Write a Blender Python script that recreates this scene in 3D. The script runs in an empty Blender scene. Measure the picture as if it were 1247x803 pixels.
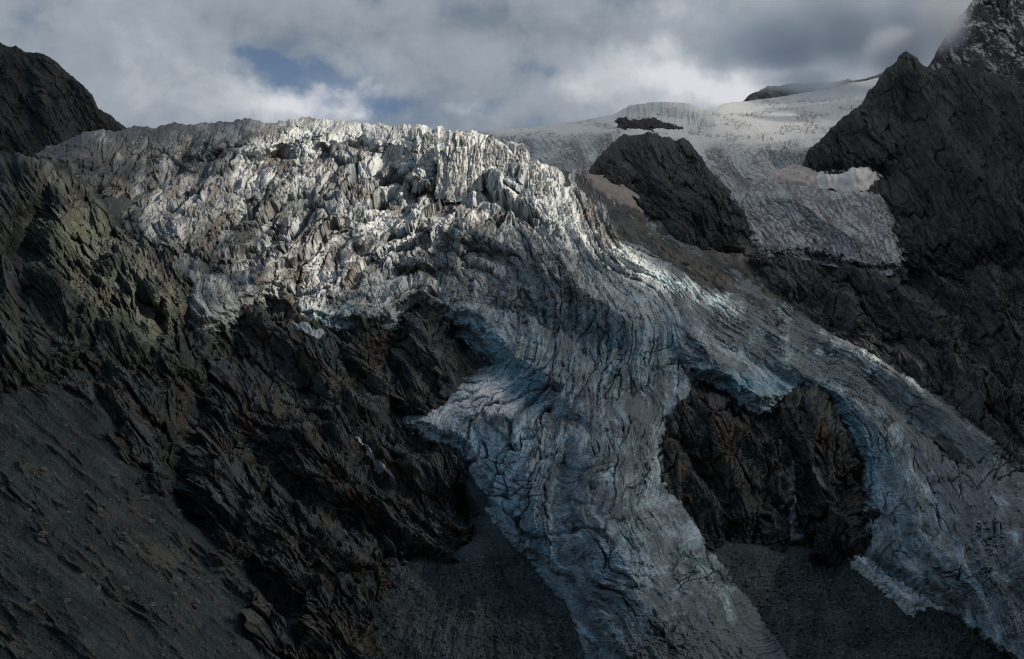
import bpy, math, random
import numpy as np

# ---------------------------------------------------------------- view set-up
# survey coordinates: bearing/elevation measured on the photograph (px, py) plus a distance Y in metres
CX, CY, TANH = 623.5, 401.5, 0.384
PITCH = math.radians(5.0)
SP, CP = math.sin(PITCH), math.cos(PITCH)
RES = 0.85

def place(px, py, Y):
    x = (px - CX) / CX * TANH
    z = -(py - CY) / CX * TANH
    dy = CP - z * SP
    dz = SP + z * CP
    s = Y / dy
    return np.stack([x * s, Y + 0 * s, dz * s], -1)

# ---------------------------------------------------------------- noise
def _hash(ix, iy, seed):
    h = (ix.astype(np.int64) * 374761393 + iy.astype(np.int64) * 668265263 + seed * 2147483647 + 1013904223) & 0xFFFFFFFF
    h = ((h ^ (h >> 13)) * 1274126177) & 0xFFFFFFFF
    h = ((h ^ (h >> 16)) * 2246822519) & 0xFFFFFFFF
    return (h ^ (h >> 15)) & 0xFFFFFFFF

_ang = np.linspace(0, 2 * np.pi, 256, endpoint=False)
_GX, _GY = np.cos(_ang), np.sin(_ang)

def perlin(x, y, seed=0):
    xi, yi = np.floor(x), np.floor(y)
    fx, fy = x - xi, y - yi
    u = fx * fx * fx * (fx * (fx * 6 - 15) + 10)
    v = fy * fy * fy * (fy * (fy * 6 - 15) + 10)
    def g(i, j):
        h = (_hash(xi + i, yi + j, seed) & 255)
        return _GX[h] * (fx - i) + _GY[h] * (fy - j)
    a, b, c, d = g(0, 0), g(1, 0), g(0, 1), g(1, 1)
    return ((a + (b - a) * u) * (1 - v) + (c + (d - c) * u) * v) * 1.5

def fbm(x, y, octv=4, seed=0, gain=0.5, lac=2.07):
    s = 0; a = 1.0; t = 0
    for i in range(octv):
        s = s + a * perlin(x, y, seed + i * 17); t += a
        x = x * lac + 3.1; y = y * lac - 1.7; a *= gain
    return s / t

def ridged(x, y, octv=4, seed=0, gain=0.5, lac=2.07):
    s = 0; a = 1.0; t = 0; w = 1.0
    for i in range(octv):
        n = 1 - np.abs(perlin(x, y, seed + i * 31)) * 1.5
        n = np.clip(n, 0, 1) ** 2
        s = s + a * n * w; t += a
        w = np.clip(n * 1.6, 0.15, 1)
        x = x * lac + 5.3; y = y * lac + 2.9; a *= gain
    return s / t

def worley(x, y, seed=0, jit=0.95):
    xi, yi = np.floor(x), np.floor(y)
    f1 = np.full(x.shape, 9.0); f2 = np.full(x.shape, 9.0)
    idr = np.zeros(x.shape); dx1 = np.zeros(x.shape); dy1 = np.zeros(x.shape); idh = np.zeros(x.shape, np.int64)
    for i in (-1, 0, 1):
        for j in (-1, 0, 1):
            h = _hash(xi + i, yi + j, seed)
            cx = xi + i + 0.5 + jit * ((h & 1023) / 1023.0 - 0.5)
            cy = yi + j + 0.5 + jit * (((h >> 10) & 1023) / 1023.0 - 0.5)
            ddx, ddy = x - cx, y - cy
            d = np.sqrt(ddx * ddx + ddy * ddy)
            n = d < f1
            f2 = np.where(n, f1, np.minimum(f2, d))
            f1 = np.where(n, d, f1)
            idh = np.where(n, h, idh); dx1 = np.where(n, ddx, dx1); dy1 = np.where(n, ddy, dy1)
    r1 = ((idh >> 4) & 255) / 255.0
    r2 = ((idh >> 12) & 255) / 255.0
    r3 = ((idh >> 20) & 255) / 255.0
    return f1, f2, r1, r2, r3, dx1, dy1

def sstep(a, b, x):
    t = np.clip((x - a) / (b - a), 0, 1)
    return t * t * (3 - 2 * t)

# ---------------------------------------------------------------- smooth fields from scattered survey points
FX0, FX1, FY0, FY1, FS = -420.0, 1680.0, -260.0, 1100.0, 8.0
_fnx, _fny = int((FX1 - FX0) / FS) + 1, int((FY1 - FY0) / FS) + 1
_gx, _gy = np.meshgrid(FX0 + FS * np.arange(_fnx), FY0 + FS * np.arange(_fny))

class Field:
    """thin-plate surface through survey points"""
    def __init__(self, pts, smooth=0.0):
        P = np.array(pts, float)
        xy, v = P[:, :2] / 100.0, P[:, 2]
        n = len(P)
        def U(d2):
            return 0.5 * d2 * np.log(d2 + 1e-12)
        d2 = ((xy[:, None] - xy[None]) ** 2).sum(-1)
        A = np.zeros((n + 3, n + 3))
        A[:n, :n] = U(d2) + smooth * np.eye(n)
        A[:n, n] = 1; A[:n, n + 1:] = xy; A[n, :n] = 1; A[n + 1:, :n] = xy.T
        w = np.linalg.solve(A, np.concatenate([v, np.zeros(3)]))
        gx, gy = _gx / 100.0, _gy / 100.0
        g = w[n] + w[n + 1] * gx + w[n + 2] * gy
        for k in range(n):
            g = g + w[k] * U((gx - xy[k, 0]) ** 2 + (gy - xy[k, 1]) ** 2)
        self.g = g
    def __call__(self, px, py):
        u = np.clip((px - FX0) / FS, 0, _fnx - 1.001); v = np.clip((py - FY0) / FS, 0, _fny - 1.001)
        i, j = u.astype(int), v.astype(int)
        fu, fv = u - i, v - j
        g = self.g
        return (g[j, i] * (1 - fu) + g[j, i + 1] * fu) * (1 - fv) + (g[j + 1, i] * (1 - fu) + g[j + 1, i + 1] * fu) * fv

def sdist(poly, px, py):
    """signed distance to a closed outline, positive inside"""
    P = np.array(poly, float)
    d2 = np.full(px.shape, 1e12); ins = np.zeros(px.shape, bool)
    n = len(P)
    for k in range(n):
        x0, y0 = P[k]; x1, y1 = P[(k + 1) % n]
        ex, ey = x1 - x0, y1 - y0
        t = np.clip(((px - x0) * ex + (py - y0) * ey) / (ex * ex + ey * ey + 1e-9), 0, 1)
        d2 = np.minimum(d2, (px - x0 - t * ex) ** 2 + (py - y0 - t * ey) ** 2)
        c = ((y0 > py) != (y1 > py)) & (px < (x1 - x0) * (py - y0) / (y1 - y0 + 1e-12) + x0)
        ins ^= c
    d = np.sqrt(d2)
    return np.where(ins, d, -d)

def ldist(line, px, py):
    P = np.array(line, float)
    d2 = np.full(px.shape, 1e12)
    for k in range(len(P) - 1):
        x0, y0 = P[k][:2]; x1, y1 = P[k + 1][:2]
        ex, ey = x1 - x0, y1 - y0
        t = np.clip(((px - x0) * ex + (py - y0) * ey) / (ex * ex + ey * ey + 1e-9), 0, 1)
        d2 = np.minimum(d2, (px - x0 - t * ex) ** 2 + (py - y0 - t * ey) ** 2)
    return np.sqrt(d2)

def groove(lines, px, py):
    """sum of soft ridges / gullies: (depth change in m, half width px, polyline)"""
    s = 0
    for amp, w, ln in lines:
        d = ldist(ln, px, py)
        s = s + amp * np.exp(-np.abs(d / w) ** 1.4)
    return s

# ---------------------------------------------------------------- main hillside distances
rows = {
 900: [(-300,470),(-50,540),(200,620),(450,740),(650,770),(900,780),(1100,740),(1300,700),(1550,640)],
 800: [(-300,540),(-50,630),(200,730),(450,870),(600,880),(750,860),(900,910),(1100,850),(1300,790),(1550,720)],
 700: [(-300,600),(-50,700),(100,770),(300,910),(450,1010),(600,1030),(750,960),(900,1020),(1000,1070),(1100,960),(1300,880),(1550,800)],
 600: [(-300,690),(-50,800),(100,870),(250,1010),(400,1110),(560,1160),(700,1080),(800,1120),(950,1200),(1060,1150),(1160,1060),(1300,990),(1550,900)],
 500: [(-300,800),(-50,920),(100,1010),(250,1160),(400,1260),(550,1310),(700,1250),(850,1290),(950,1330),(1100,1320),(1300,1220),(1550,1100)],
 420: [(-300,930),(-50,1080),(100,1180),(250,1330),(400,1410),(550,1440),(700,1400),(850,1450),(1000,1520),(1150,1500),(1300,1420),(1550,1300)],
 340: [(-300,1080),(-50,1250),(100,1370),(230,1480),(400,1590),(550,1590),(700,1570),(850,1670),(1000,1760),(1150,1720),(1300,1620),(1550,1500)],
 260: [(-300,1230),(-50,1410),(60,1500),(150,1680),(300,1780),(450,1770),(600,1760),(720,1810),(850,1910),(1000,2000),(1150,1900),(1300,1780),(1550,1650)],
 200: [(-300,1380),(-50,1560),(60,1640),(150,1900),(300,1930),(450,1910),(600,1890),(720,2060),(900,2200),(1100,2100),(1300,1950),(1550,1800)],
 150: [(-300,1550),(-50,1760),(60,1910),(150,2060),(300,2070),(450,2060),(600,2010),(720,2250),(900,2450),(1100,2300),(1300,2100),(1550,1950)],
 50:  [(-300,2000),(60,2300),(450,2500),(900,2900),(1300,2500),(1550,2350)],
}
D0 = Field([(x, y, d) for y, r in rows.items() for x, d in r], smooth=0.02)

# ice flow: along-flow and across-flow coordinates from flow lines drawn down the ice
flow = [
 [(90,170),(140,235),(190,310),(232,400)],
 [(300,150),(220,215),(180,290),(222,345),(248,400)],
 [(400,150),(330,215),(240,280),(228,350),(262,400)],
 [(480,160),(400,215),(300,275),(260,330),(285,385)],
 [(510,190),(430,260),(345,325),(325,365)],
 [(530,220),(470,300),(400,355),(385,400)],
 [(560,200),(545,290),(505,360),(450,400)],
 [(590,220),(605,320),(580,390),(600,430)],
 [(615,220),(650,330),(650,430),(600,490),(560,540)],
 [(640,230),(690,330),(690,430),(670,520),(640,600),(640,690),(720,780)],
 [(665,235),(730,345),(740,440),(740,530),(730,620),(780,720),(830,790)],
 [(690,240),(760,345),(800,440),(800,520),(800,600),(870,700),(930,790)],
 [(715,250),(800,345),(860,430),(900,475)],
 [(735,270),(840,365),(940,440),(1030,500),(1060,590),(1070,670),(1150,760)],
 [(755,280),(890,375),(1020,450),(1110,540),(1150,660),(1210,770)],
 [(780,280),(930,380),(1070,450),(1180,560),(1240,680),(1290,780)],
 [(820,280),(960,370),(1110,450),(1250,550),(1350,680)],
]
fa, fc = [], []
for k, ln in enumerate(flow):
    s = 0
    for i, (x, y) in enumerate(ln):
        if i: s += math.hypot(x - ln[i - 1][0], y - ln[i - 1][1])
        fa.append((x, y, s)); fc.append((x, y, 52.0 * k))
FA, FC = Field(fa, 0.05), Field(fc, 0.02)

# ---------------------------------------------------------------- outlines
ICE = [(60,172),(85,168),(85,195),(100,225),(122,238),(150,240),(150,270),(165,292),(197,318),(222,348),(228,394),(246,402),(264,394),(282,388),(300,372),(325,352),(348,366),(362,388),
 (420,396),(486,396),(488,380),(510,368),(535,385),(575,392),(598,418),(612,436),(624,450),(592,452),(555,466),(525,492),(498,514),(522,530),(560,545),
 (572,575),(590,602),(598,640),(612,672),(650,690),(688,732),(706,775),(725,860),(735,960),(1040,960),(985,840),(940,775),(902,722),(872,682),(840,632),
 (815,592),(806,560),(818,520),(845,488),(850,462),(882,470),(905,488),(925,497),(962,492),(1000,490),(1036,520),(1055,570),(1060,620),(1058,655),
 (1046,674),(1100,708),(1170,750),(1240,800),(1300,870),(1360,960),(1640,960),(1640,780),(1400,660),(1300,604),(1212,545),(1150,500),(1100,462),(1050,430),(1000,404),(950,372),(900,338),
 (850,310),(800,282),(760,258),(735,238),(722,205),(700,190),(660,160),(640,130),(60,130)]
CREST = [(-420,240),(-100,215),(40,186),(85,168),(110,160),(160,155),(200,152),(235,150),(270,147),(310,147),(345,149),(370,143),(400,147),(450,150),(490,153),
 (520,155),(545,158),(580,160),(600,166),(615,176),(640,184),(660,200),(690,206),(720,200),(745,215),(800,255),(850,285),(900,312),(950,345),(1000,378),(1050,405),
 (1100,435),(1150,472),(1212,515),(1300,575),(1400,630),(1640,750)]
MARGIN = [(740,262),(800,284),(850,312),(900,340),(950,374),(1000,406),(1050,432),(1100,464),(1150,502),(1212,547),(1300,606),(1400,662),(1640,782)]
CLIFF_L = [(-420,150),(-60,190),(28,196),(60,200),(80,210),(88,228),(108,242),(132,250),(150,285),(190,312),(222,345),(230,395),(262,425),(255,470),(200,470),(110,440),(28,470),(-60,480),(-420,560)]
CLIFF_C = [(225,390),(245,404),(268,396),(298,368),(322,345),(355,378),(420,390),(486,388),(490,374),(512,362),(545,378),(590,395),(625,425),(632,460),(560,470),(530,500),(508,520),(560,555),
 (575,600),(592,628),(582,668),(545,684),(490,690),(462,712),(450,775),(430,850),(330,850),(320,740),(280,690),(225,645),(160,560),(105,480),(110,430),(200,420)]
OUT_R = [(808,555),(815,515),(842,488),(846,455),(885,462),(925,490),(965,485),(1005,482),(1042,515),(1062,570),(1066,625),(1060,665),(1040,678),(990,676),(930,668),(885,668),(862,660),(835,625),(812,592)]
NUN = [(716,212),(728,190),(745,172),(762,162),(785,152),(815,156),(838,160),(850,182),(868,208),(890,232),(912,262),(916,285),(895,296),(850,290),(800,275),(760,255),(735,238)]
SLAB = [(930,300),(960,302),(1010,310),(1060,322),(1105,318),(1160,300),(1260,300),(1640,330),(1640,720),(1300,590),(1215,535),(1150,490),(1085,438),(1010,392),(975,350)]

# ---------------------------------------------------------------- mesh builder
def normals(P):
    du = np.gradient(P, axis=1); dv = np.gradient(P, axis=0)
    n = np.cross(du, dv)
    n /= np.linalg.norm(n, axis=-1, keepdims=True) + 1e-9
    flip = np.sign((n * np.array([0, -0.7, 0.7])).sum(-1, keepdims=True)); flip[flip == 0] = 1
    return n * flip

def blur(A, it):
    for _ in range(it):
        B = np.pad(A, ((1, 1), (1, 1), (0, 0)), mode='edge')
        A = (B[:-2, 1:-1] + B[2:, 1:-1] + B[1:-1, :-2] + B[1:-1, 2:]) * 0.25
    return A

def interp(line):
    L = np.array(line, float)
    return lambda x: np.interp(x, L[:, 0], L[:, 1])

def sheet(name, x0, x1, bottom, top, dist, micro, colour, mat, keep=None, res=RES, back=0, backdrop=(30, 12), parent=None, smooth=True, topnoise=0, pull=None, out=0.7):
    """builds one landform surface: rows climb from bottom to top, then roll over the crest to its far side"""
    xs = np.arange(x0, x1 + res, res)
    tb = top(xs) if callable(top) else np.full(xs.shape, float(top))
    bb = bottom(xs) if callable(bottom) else np.full(xs.shape, float(bottom))
    if topnoise:
        tb = tb + topnoise * fbm(xs / 22.0, xs * 0 + 7.7, 5, 900 + len(name), gain=0.6)
    nv = max(4, int(np.max(bb - tb) / res))
    t = np.linspace(0, 1, nv)[:, None]
    PY = bb[None] + (tb - bb)[None] * t
    PX = np.broadcast_to(xs[None], PY.shape).copy()
    D = dist(PX, PY)
    if back:                                     # round the crest off
        dc = PY - tb[None]
        D = D + 26 * np.exp(-dc / 6.0)
    P = place(PX, PY, D)
    if back:
        st = np.cumsum(1.35 ** np.arange(back))[:, None, None] / 1.0
        ext = P[-1][None] + st * np.array([0.0, backdrop[0] / 10.0, 0]) - (st ** 1.15) * np.array([0, 0, backdrop[1] / 10.0])
        P = np.concatenate([P, ext], 0)
        PX = np.concatenate([PX, np.repeat(PX[-1:], back, 0)], 0)
        exy = PY[-1:] - np.cumsum(np.ones(back))[:, None] * 2.0
        PY = np.concatenate([PY, exy], 0)
    N = normals(blur(P, 12))
    N = blur(N, 6); N /= np.linalg.norm(N, axis=-1, keepdims=True)
    face = np.array([-0.12, -0.96, 0.22])
    k_ = out(PX, PY)[..., None] if callable(out) else out
    N = N * (1 - k_) + face * k_; N /= np.linalg.norm(N, axis=-1, keepdims=True)
    h, aux = micro(PX, PY, P)
    if back and name != 'glacier':
        h = h * (0.4 + 0.6 * sstep(0, 22, PY - tb[None]))
    P2 = P + N * h[..., None]
    if pull is not None:
        P2 = P2 + pull(PX, PY, P, aux)
    # surface facing, for colours that depend on what the slope can hold (snow, debris)
    N2 = normals(P2)
    col = colour(PX, PY, P2, N2, h, aux)
    kv = np.ones(PX.shape, bool) if keep is None else keep(PX, PY)
    nr, nc = PX.shape
    idx = np.arange(nr * nc).reshape(nr, nc)
    q = np.stack([idx[:-1, :-1], idx[:-1, 1:], idx[1:, 1:], idx[1:, :-1]], -1).reshape(-1, 4)
    kf = kv.reshape(-1)[q].any(1)
    q = q[kf]
    used = np.zeros(nr * nc, bool); used[q.reshape(-1)] = True
    remap = np.cumsum(used) - 1
    q = remap[q]
    V = P2.reshape(-1, 3)[used]; Cc = col.reshape(-1, 3)[used]
    return raw_mesh(name, V, q, mat, Cc, parent, smooth)

def raw_mesh(name, V, Q, mat, Cc=None, parent=None, smooth=True):
    me = bpy.data.meshes.new(name)
    k = Q.shape[1]
    me.vertices.add(len(V)); me.vertices.foreach_set('co', np.ascontiguousarray(V, np.float32).ravel())
    me.loops.add(Q.size); me.loops.foreach_set('vertex_index', np.ascontiguousarray(Q, np.int32).ravel())
    me.polygons.add(len(Q))
    me.polygons.foreach_set('loop_start', np.arange(0, Q.size, k, dtype=np.int32))
    me.polygons.foreach_set('loop_total', np.full(len(Q), k, np.int32))
    me.polygons.foreach_set('use_smooth', np.full(len(Q), smooth and mat.name not in ('rock', 'glacier_ice', 'gravel'), bool))
    me.update(calc_edges=True)
    if Cc is not None:
        a = me.attributes.new('tint', 'FLOAT_COLOR', 'POINT')
        c4 = np.ones((len(V), 4), np.float32); c4[:, :3] = np.clip(Cc, 0.002, 0.95)
        a.data.foreach_set('color', c4.ravel())
    me.materials.append(mat)
    o = bpy.data.objects.new(name, me)
    bpy.context.scene.collection.objects.link(o)
    if parent: o.parent = parent
    return o

def tag(o, label=None, cat=None, group=None, kind=None):
    if label: o['label'] = label
    if cat: o['category'] = cat
    if group: o['group'] = group
    if kind: o['kind'] = kind
    return o

# ---------------------------------------------------------------- materials
def material(name, rough=0.85, spec=0.2, bump=0.6, bscale=0.9, speckle=0.35, sscale=0.35, bdist=0.6):
    m = bpy.data.materials.new(name); m.use_nodes = True
    nt = m.node_tree; N = nt.nodes; L = nt.links
    bs = N['Principled BSDF']
    bs.inputs['Roughness'].default_value = rough
    bs.inputs['Specular IOR Level'].default_value = spec
    at = N.new('ShaderNodeAttribute'); at.attribute_name = 'tint'
    tc = N.new('ShaderNodeNewGeometry')
    n1 = N.new('ShaderNodeTexNoise'); n1.inputs['Scale'].default_value = sscale; n1.inputs['Detail'].default_value = 6; n1.inputs['Roughness'].default_value = 0.7
    L.new(tc.outputs['Position'], n1.inputs['Vector'])
    mr = N.new('ShaderNodeMapRange'); mr.inputs['From Min'].default_value = 0.28; mr.inputs['From Max'].default_value = 0.72
    mr.inputs['To Min'].default_value = 1 - speckle; mr.inputs['To Max'].default_value = 1 + speckle
    L.new(n1.outputs['Fac'], mr.inputs['Value'])
    vm = N.new('ShaderNodeVectorMath'); vm.operation = 'SCALE'
    L.new(at.outputs['Color'], vm.inputs[0]); L.new(mr.outputs['Result'], vm.inputs['Scale'])
    L.new(vm.outputs['Vector'], bs.inputs['Base Color'])
    n2 = N.new('ShaderNodeTexNoise'); n2.inputs['Scale'].default_value = bscale; n2.inputs['Detail'].default_value = 5; n2.inputs['Roughness'].default_value = 0.65
    L.new(tc.outputs['Position'], n2.inputs['Vector'])
    bp = N.new('ShaderNodeBump'); bp.inputs['Strength'].default_value = bump; bp.inputs['Distance'].default_value = bdist
    L.new(n2.outputs['Fac'], bp.inputs['Height']); L.new(bp.outputs['Normal'], bs.inputs['Normal'])
    return m

M_ICE = material('glacier_ice', rough=0.55, spec=0.3, bump=0.5, speckle=0.22, sscale=0.5)
M_SNOW = material('snow', rough=0.7, spec=0.2, bump=0.35, speckle=0.08)
M_ROCK = material('rock', rough=0.8, spec=0.25, bump=0.9, speckle=0.4, sscale=0.45, bdist=0.9)
M_GRAVEL = material('gravel', rough=0.95, spec=0.1, bump=0.8, speckle=0.45, sscale=0.8, bscale=1.4, bdist=0.4)

def mix(a, b, t):
    return a * (1 - t[..., None]) + np.array(b) * t[..., None]
def flat(shape, c):
    return np.broadcast_to(np.array(c, float), shape + (3,)).copy()

# ---------------------------------------------------------------- rock relief
def facets(x, y, seed, tilt=2.0):
    f1, f2, r1, r2, r3, dx, dy = worley(x, y, seed)
    return (r1 - 0.5) + tilt * ((r2 - 0.5) * dx + (r3 - 0.5) * dy), f2 - f1, r1

def beds(q, p, seed, sharp=0.84):
    k = np.floor(q); t = q - k
    t = np.where(t < sharp, t / sharp, (1 - t) / (1 - sharp))
    return t * (0.35 + 1.1 * ((_hash(k, np.floor(p + 0.37 * k), seed) & 255) / 255.0))

def rock_relief(PX, PY, ang=45.0, amp=1.0, seed=0, scale=1.0, strata=1.0):
    """tilted, broken strata. ang = dip of the beds on the face, degrees below horizontal to the right"""
    a = math.radians(ang)
    n0 = fbm(PX / 130, PY / 130, 2, seed + 5, gain=0.4); n1 = fbm(PX / 75, PY / 75, 2, seed + 9, gain=0.35)
    X, Y = (PX + 13 * n0) / scale, (PY + 13 * n1) / scale
    p = X * math.cos(a) + Y * math.sin(a)
    q = -X * math.sin(a) + Y * math.cos(a)
    big = ridged(p / 190, q / 90, 5, seed + 1, gain=0.5)
    blk0, e0, r0 = facets(p / 105 + 0.10 * perlin(X / 12, Y / 12, seed + 30), q / 50 + 0.10 * perlin(X / 12, Y / 12, seed + 31), seed + 15, 2.4)
    iso = ridged(X / 48, Y / 40, 6, seed + 11, gain=0.66)
    med = ridged(p / 90, q / 13, 5, seed + 2, gain=0.66)
    blk, e1, r1 = facets(p / 48, q / 21, seed + 3, 2.2)
    blk2, e2, s1 = facets(p / 19, q / 9, seed + 4, 2.0)
    blk3, e3, u1 = facets(p / 6.5, q / 3.6, seed + 6, 1.8)
    crk = np.exp(-(e1 / 0.06) ** 2); crk2 = np.exp(-(e2 / 0.10) ** 2)
    s_a = beds(q / 15.0 + 0.9 * n1 + 0.5 * n0, p / 60, seed + 20); s_b = beds(q / 5.5 + 1.5 * n1, p / 26, seed + 21)
    joint = np.abs(perlin(p / 16 + n1, q / 60, seed + 22)); joint = np.exp(-(joint / 0.05) ** 2) * sstep(0.0, 0.3, perlin(p / 40, q / 30, seed + 23))
    fine = fbm(X / 7, Y / 7, 5, seed + 8, gain=0.8)
    blk4, e4, u4 = facets(X / 3.6, Y / 3.0, seed + 12, 2.2)
    plain = 0.3 + 0.9 * sstep(-0.15, 0.25, fbm(PX / 70, PY / 55, 3, seed + 14))     # clean faces between shattered ones
    h = amp * (38 * (big - 0.45) + 10 * blk0 - 5 * np.exp(-(e0 / 0.05) ** 2) + 12 * (iso - 0.4) + 3 * (med - 0.4) + 6.5 * blk - 3.0 * crk + plain * (2.2 * blk2 - 1.4 * crk2 + 1.1 * blk3 + 0.6 * blk4)
               + plain * strata * (3.6 * (s_a - 0.5) + 1.5 * (s_b - 0.5)) - 2.5 * joint + 1.5 * fine)
    return h, dict(big=big, med=med, crk=np.maximum(crk, 0.6 * crk2), r=r1, s=s1, u=u1, saw=s_a, sb=s_b, fine=fine, p=p, q=q)

def rock_colour(base, warm=0.0, seed=0, warmc=(0.17, 0.098, 0.045), pale=0.35, greens=0.3):
    def f(PX, PY, P, N, h, aux):
        c = flat(PX.shape, base)
        v = 0.85 + 0.4 * (aux['r'] - 0.5) + 0.45 * (aux['s'] - 0.5) + 0.5 * (aux['u'] - 0.5) + 0.5 * aux['fine'] + 0.3 * (aux['saw'] - 0.5) + 0.3 * (aux['sb'] - 0.5)
        c *= np.clip(v, 0.4, 1.8)[..., None]
        w = sstep(-0.02, 0.28, fbm(aux['p'] / 80, aux['q'] / 36, 5, seed + 40, gain=0.6)) * warm
        c = mix(c, warmc, w * 0.75)
        g = sstep(0.05, 0.4, fbm(PX / 60, PY / 60, 4, seed + 60)) * greens
        c = mix(c, (base[0] * 0.95, base[1] * 1.08, base[2] * 0.8), g)
        pl = sstep(0.12, 0.45, fbm(aux['p'] / 30, aux['q'] / 9, 4, seed + 50, gain=0.6)) * pale
        c = mix(c, (base[0] * 2.1, base[1] * 2.1, base[2] * 2.05), pl)
        vein = sstep(0.62, 0.80, ridged(aux['p'] / 110, aux['q'] / 6.0, 4, seed + 70, gain=0.6))
        c = c * (1 - 0.5 * vein[..., None])
        c = c * (1 - 0.45 * aux['crk'][..., None])
        return c
    return f

# ================================================================ GROUND (scree, moraine, debris cones)
cone = [(470,700),(520,682),(585,665),(612,672),(650,690),(690,735),(706,775),(720,860),(440,860),(452,740)]
def ground_D(px, py):
    d = D0(px, py)
    d = d + groove([(-26, 60, [(610,668),(590,720),(560,800)]), (-14, 40, [(700,770),(660,700),(612,668)]),
                    (16, 14, [(30,650),(110,712),(180,760)]), (-16, 18, [(100,470),(180,560),(260,660),(330,740)]),
                    (-20, 26, [(28,740),(70,720),(120,800)]),
                    (-24, 40, [(940,690),(1040,720),(1150,775)]), (14, 26, [(1000,690),(1080,735),(1180,790)]),
                    (-22, 22, [(760,262),(850,318),(920,370)]), (18, 16, [(800,268),(880,316),(960,372)])], px, py)
    for o_ in (CLIFF_L, CLIFF_C, OUT_R, SLAB):
        d = d + 90 * sstep(0, 30, sdist(o_, px, py))
    return d + 10
def ground_micro(PX, PY, P):
    a = math.radians(40)
    left = sstep(560, 420, PX) * sstep(380, 480, PY)
    wx = 10 * fbm(PX / 60, PY / 60, 3, 3); 
    p = (PX + wx) * math.cos(a) + PY * math.sin(a); q = -(PX + wx) * math.sin(a) + PY * math.cos(a)
    rr = sstep(700, 800, PX) * sstep(640, 560, PY)
    streak = ridged(p / 130, q / 26, 5, 21, gain=0.6)
    outc = sstep(0.50, 0.72, streak + 0.25 * fbm(PX / 90, PY / 90, 3, 77))
    rock, aux = rock_relief(PX, PY, 40, 0.35, 300)
    fine = fbm(PX / 4, PY / 4, 4, 25, gain=0.75)
    lump = fbm(PX / 28, PY / 28, 4, 26)
    fanw = sstep(430, 470, PX) * sstep(655, 690, PY)
    ang = np.arctan2(PY - 600, PX - np.where(PX < 800, 585, 985)); rad = np.hypot(PY - 600, PX - np.where(PX < 800, 585, 985))
    chan = ridged(ang * 9, rad / 160, 5, 43, gain=0.6)
    h = 1.2 * fine + 4.0 * lump - fanw * 3.5 * (chan - 0.35) + fanw * 1.6 * facets(PX / 4.2, PY / 3.4, 44, 2.0)[0] + left * (6 * (streak - 0.4) + outc * (rock * 0.35 + 0.8)) + rr * (8 * ridged(p / 80, q / 22, 5, 29) - 3 + rock * 0.9)
    aux.update(outc=outc * left + 0.6 * rr * outc, lump=lump, streak=streak, left=left, rr=rr, chan=chan, fanw=fanw)
    return h, aux
def ground_col(PX, PY, P, N, h, aux):
    base = flat(PX.shape, (0.058, 0.072, 0.075))
    base *= (1 + 0.55 * fbm(PX / 40, PY / 40, 4, 31))[..., None]
    a = math.radians(38)
    p = PX * math.cos(a) + PY * math.sin(a); q = -PX * math.sin(a) + PY * math.cos(a)
    st = fbm(p / 120, q / 7, 5, 33, gain=0.6)
    base *= (1 + 0.7 * st * np.clip(aux['left'] + 0.7 * aux['rr'], 0, 1))[..., None]
    stones = sstep(0.42, 0.6, perlin(PX / 2.3, PY / 2.3, 37) * 0.6 + 0.4 * perlin(PX / 4.9, PY / 4.9, 38) + 0.12 * st)
    base = mix(base, (0.24, 0.235, 0.22), stones * 0.7)
    base = mix(base, (0.13, 0.122, 0.105), aux['outc'] * 0.7)
    w = sstep(0.12, 0.4, fbm(p / 60, q / 18, 5, 35)) * aux['left']
    base = mix(base, (0.11, 0.082, 0.055), w * 0.3)
    base = base * (1 + 0.35 * sstep(560, 680, PY) * sstep(430, 520, PX))[..., None]
    base = base * (1 + aux['fanw'] * (0.28 * sstep(0.3, 0.7, aux['chan'] + 0.3 * aux['lump']) - 0.14 + 0.5 * aux['lump']))[..., None]
    peb = fbm(PX / 2.6, PY / 2.1, 3, 41, gain=0.8); base = base * (1 + 0.8 * peb)[..., None]
    m = np.exp(-(ldist(MARGIN, PX, PY) / 55) ** 2) * sstep(-0.35, 0.15, fbm(PX / 26, PY / 16, 4, 510, gain=0.6))
    base = mix(base, (0.16, 0.158, 0.155), m * 0.7)
    tan = np.exp(-(ldist([(845,288),(872,296),(900,312)], PX, PY) / 9) ** 2) + 0.6 * np.exp(-(ldist([(800,300),(850,330),(905,350)], PX, PY) / 6) ** 2)
    base = mix(base, (0.30, 0.24, 0.19), np.clip(tan, 0, 1) * 0.8 * sstep(-0.2, 0.1, fbm(PX / 9, PY / 9, 3, 39)))
    return base
def ground_keep(px, py):
    return sdist(ICE, px, py) < 40
g = sheet('ground', -330, 1580, lambda x: 905 + 0 * x, interp([(-420,260),(60,215),(150,175),(600,190),(720,215),(900,280),(1640,330)]), ground_D, ground_micro, ground_col, M_GRAVEL, keep=ground_keep, res=RES * 1.15)
tag(g, 'grey scree, moraine and debris fans between the cliffs and the ice', 'ground', kind='structure')

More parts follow.
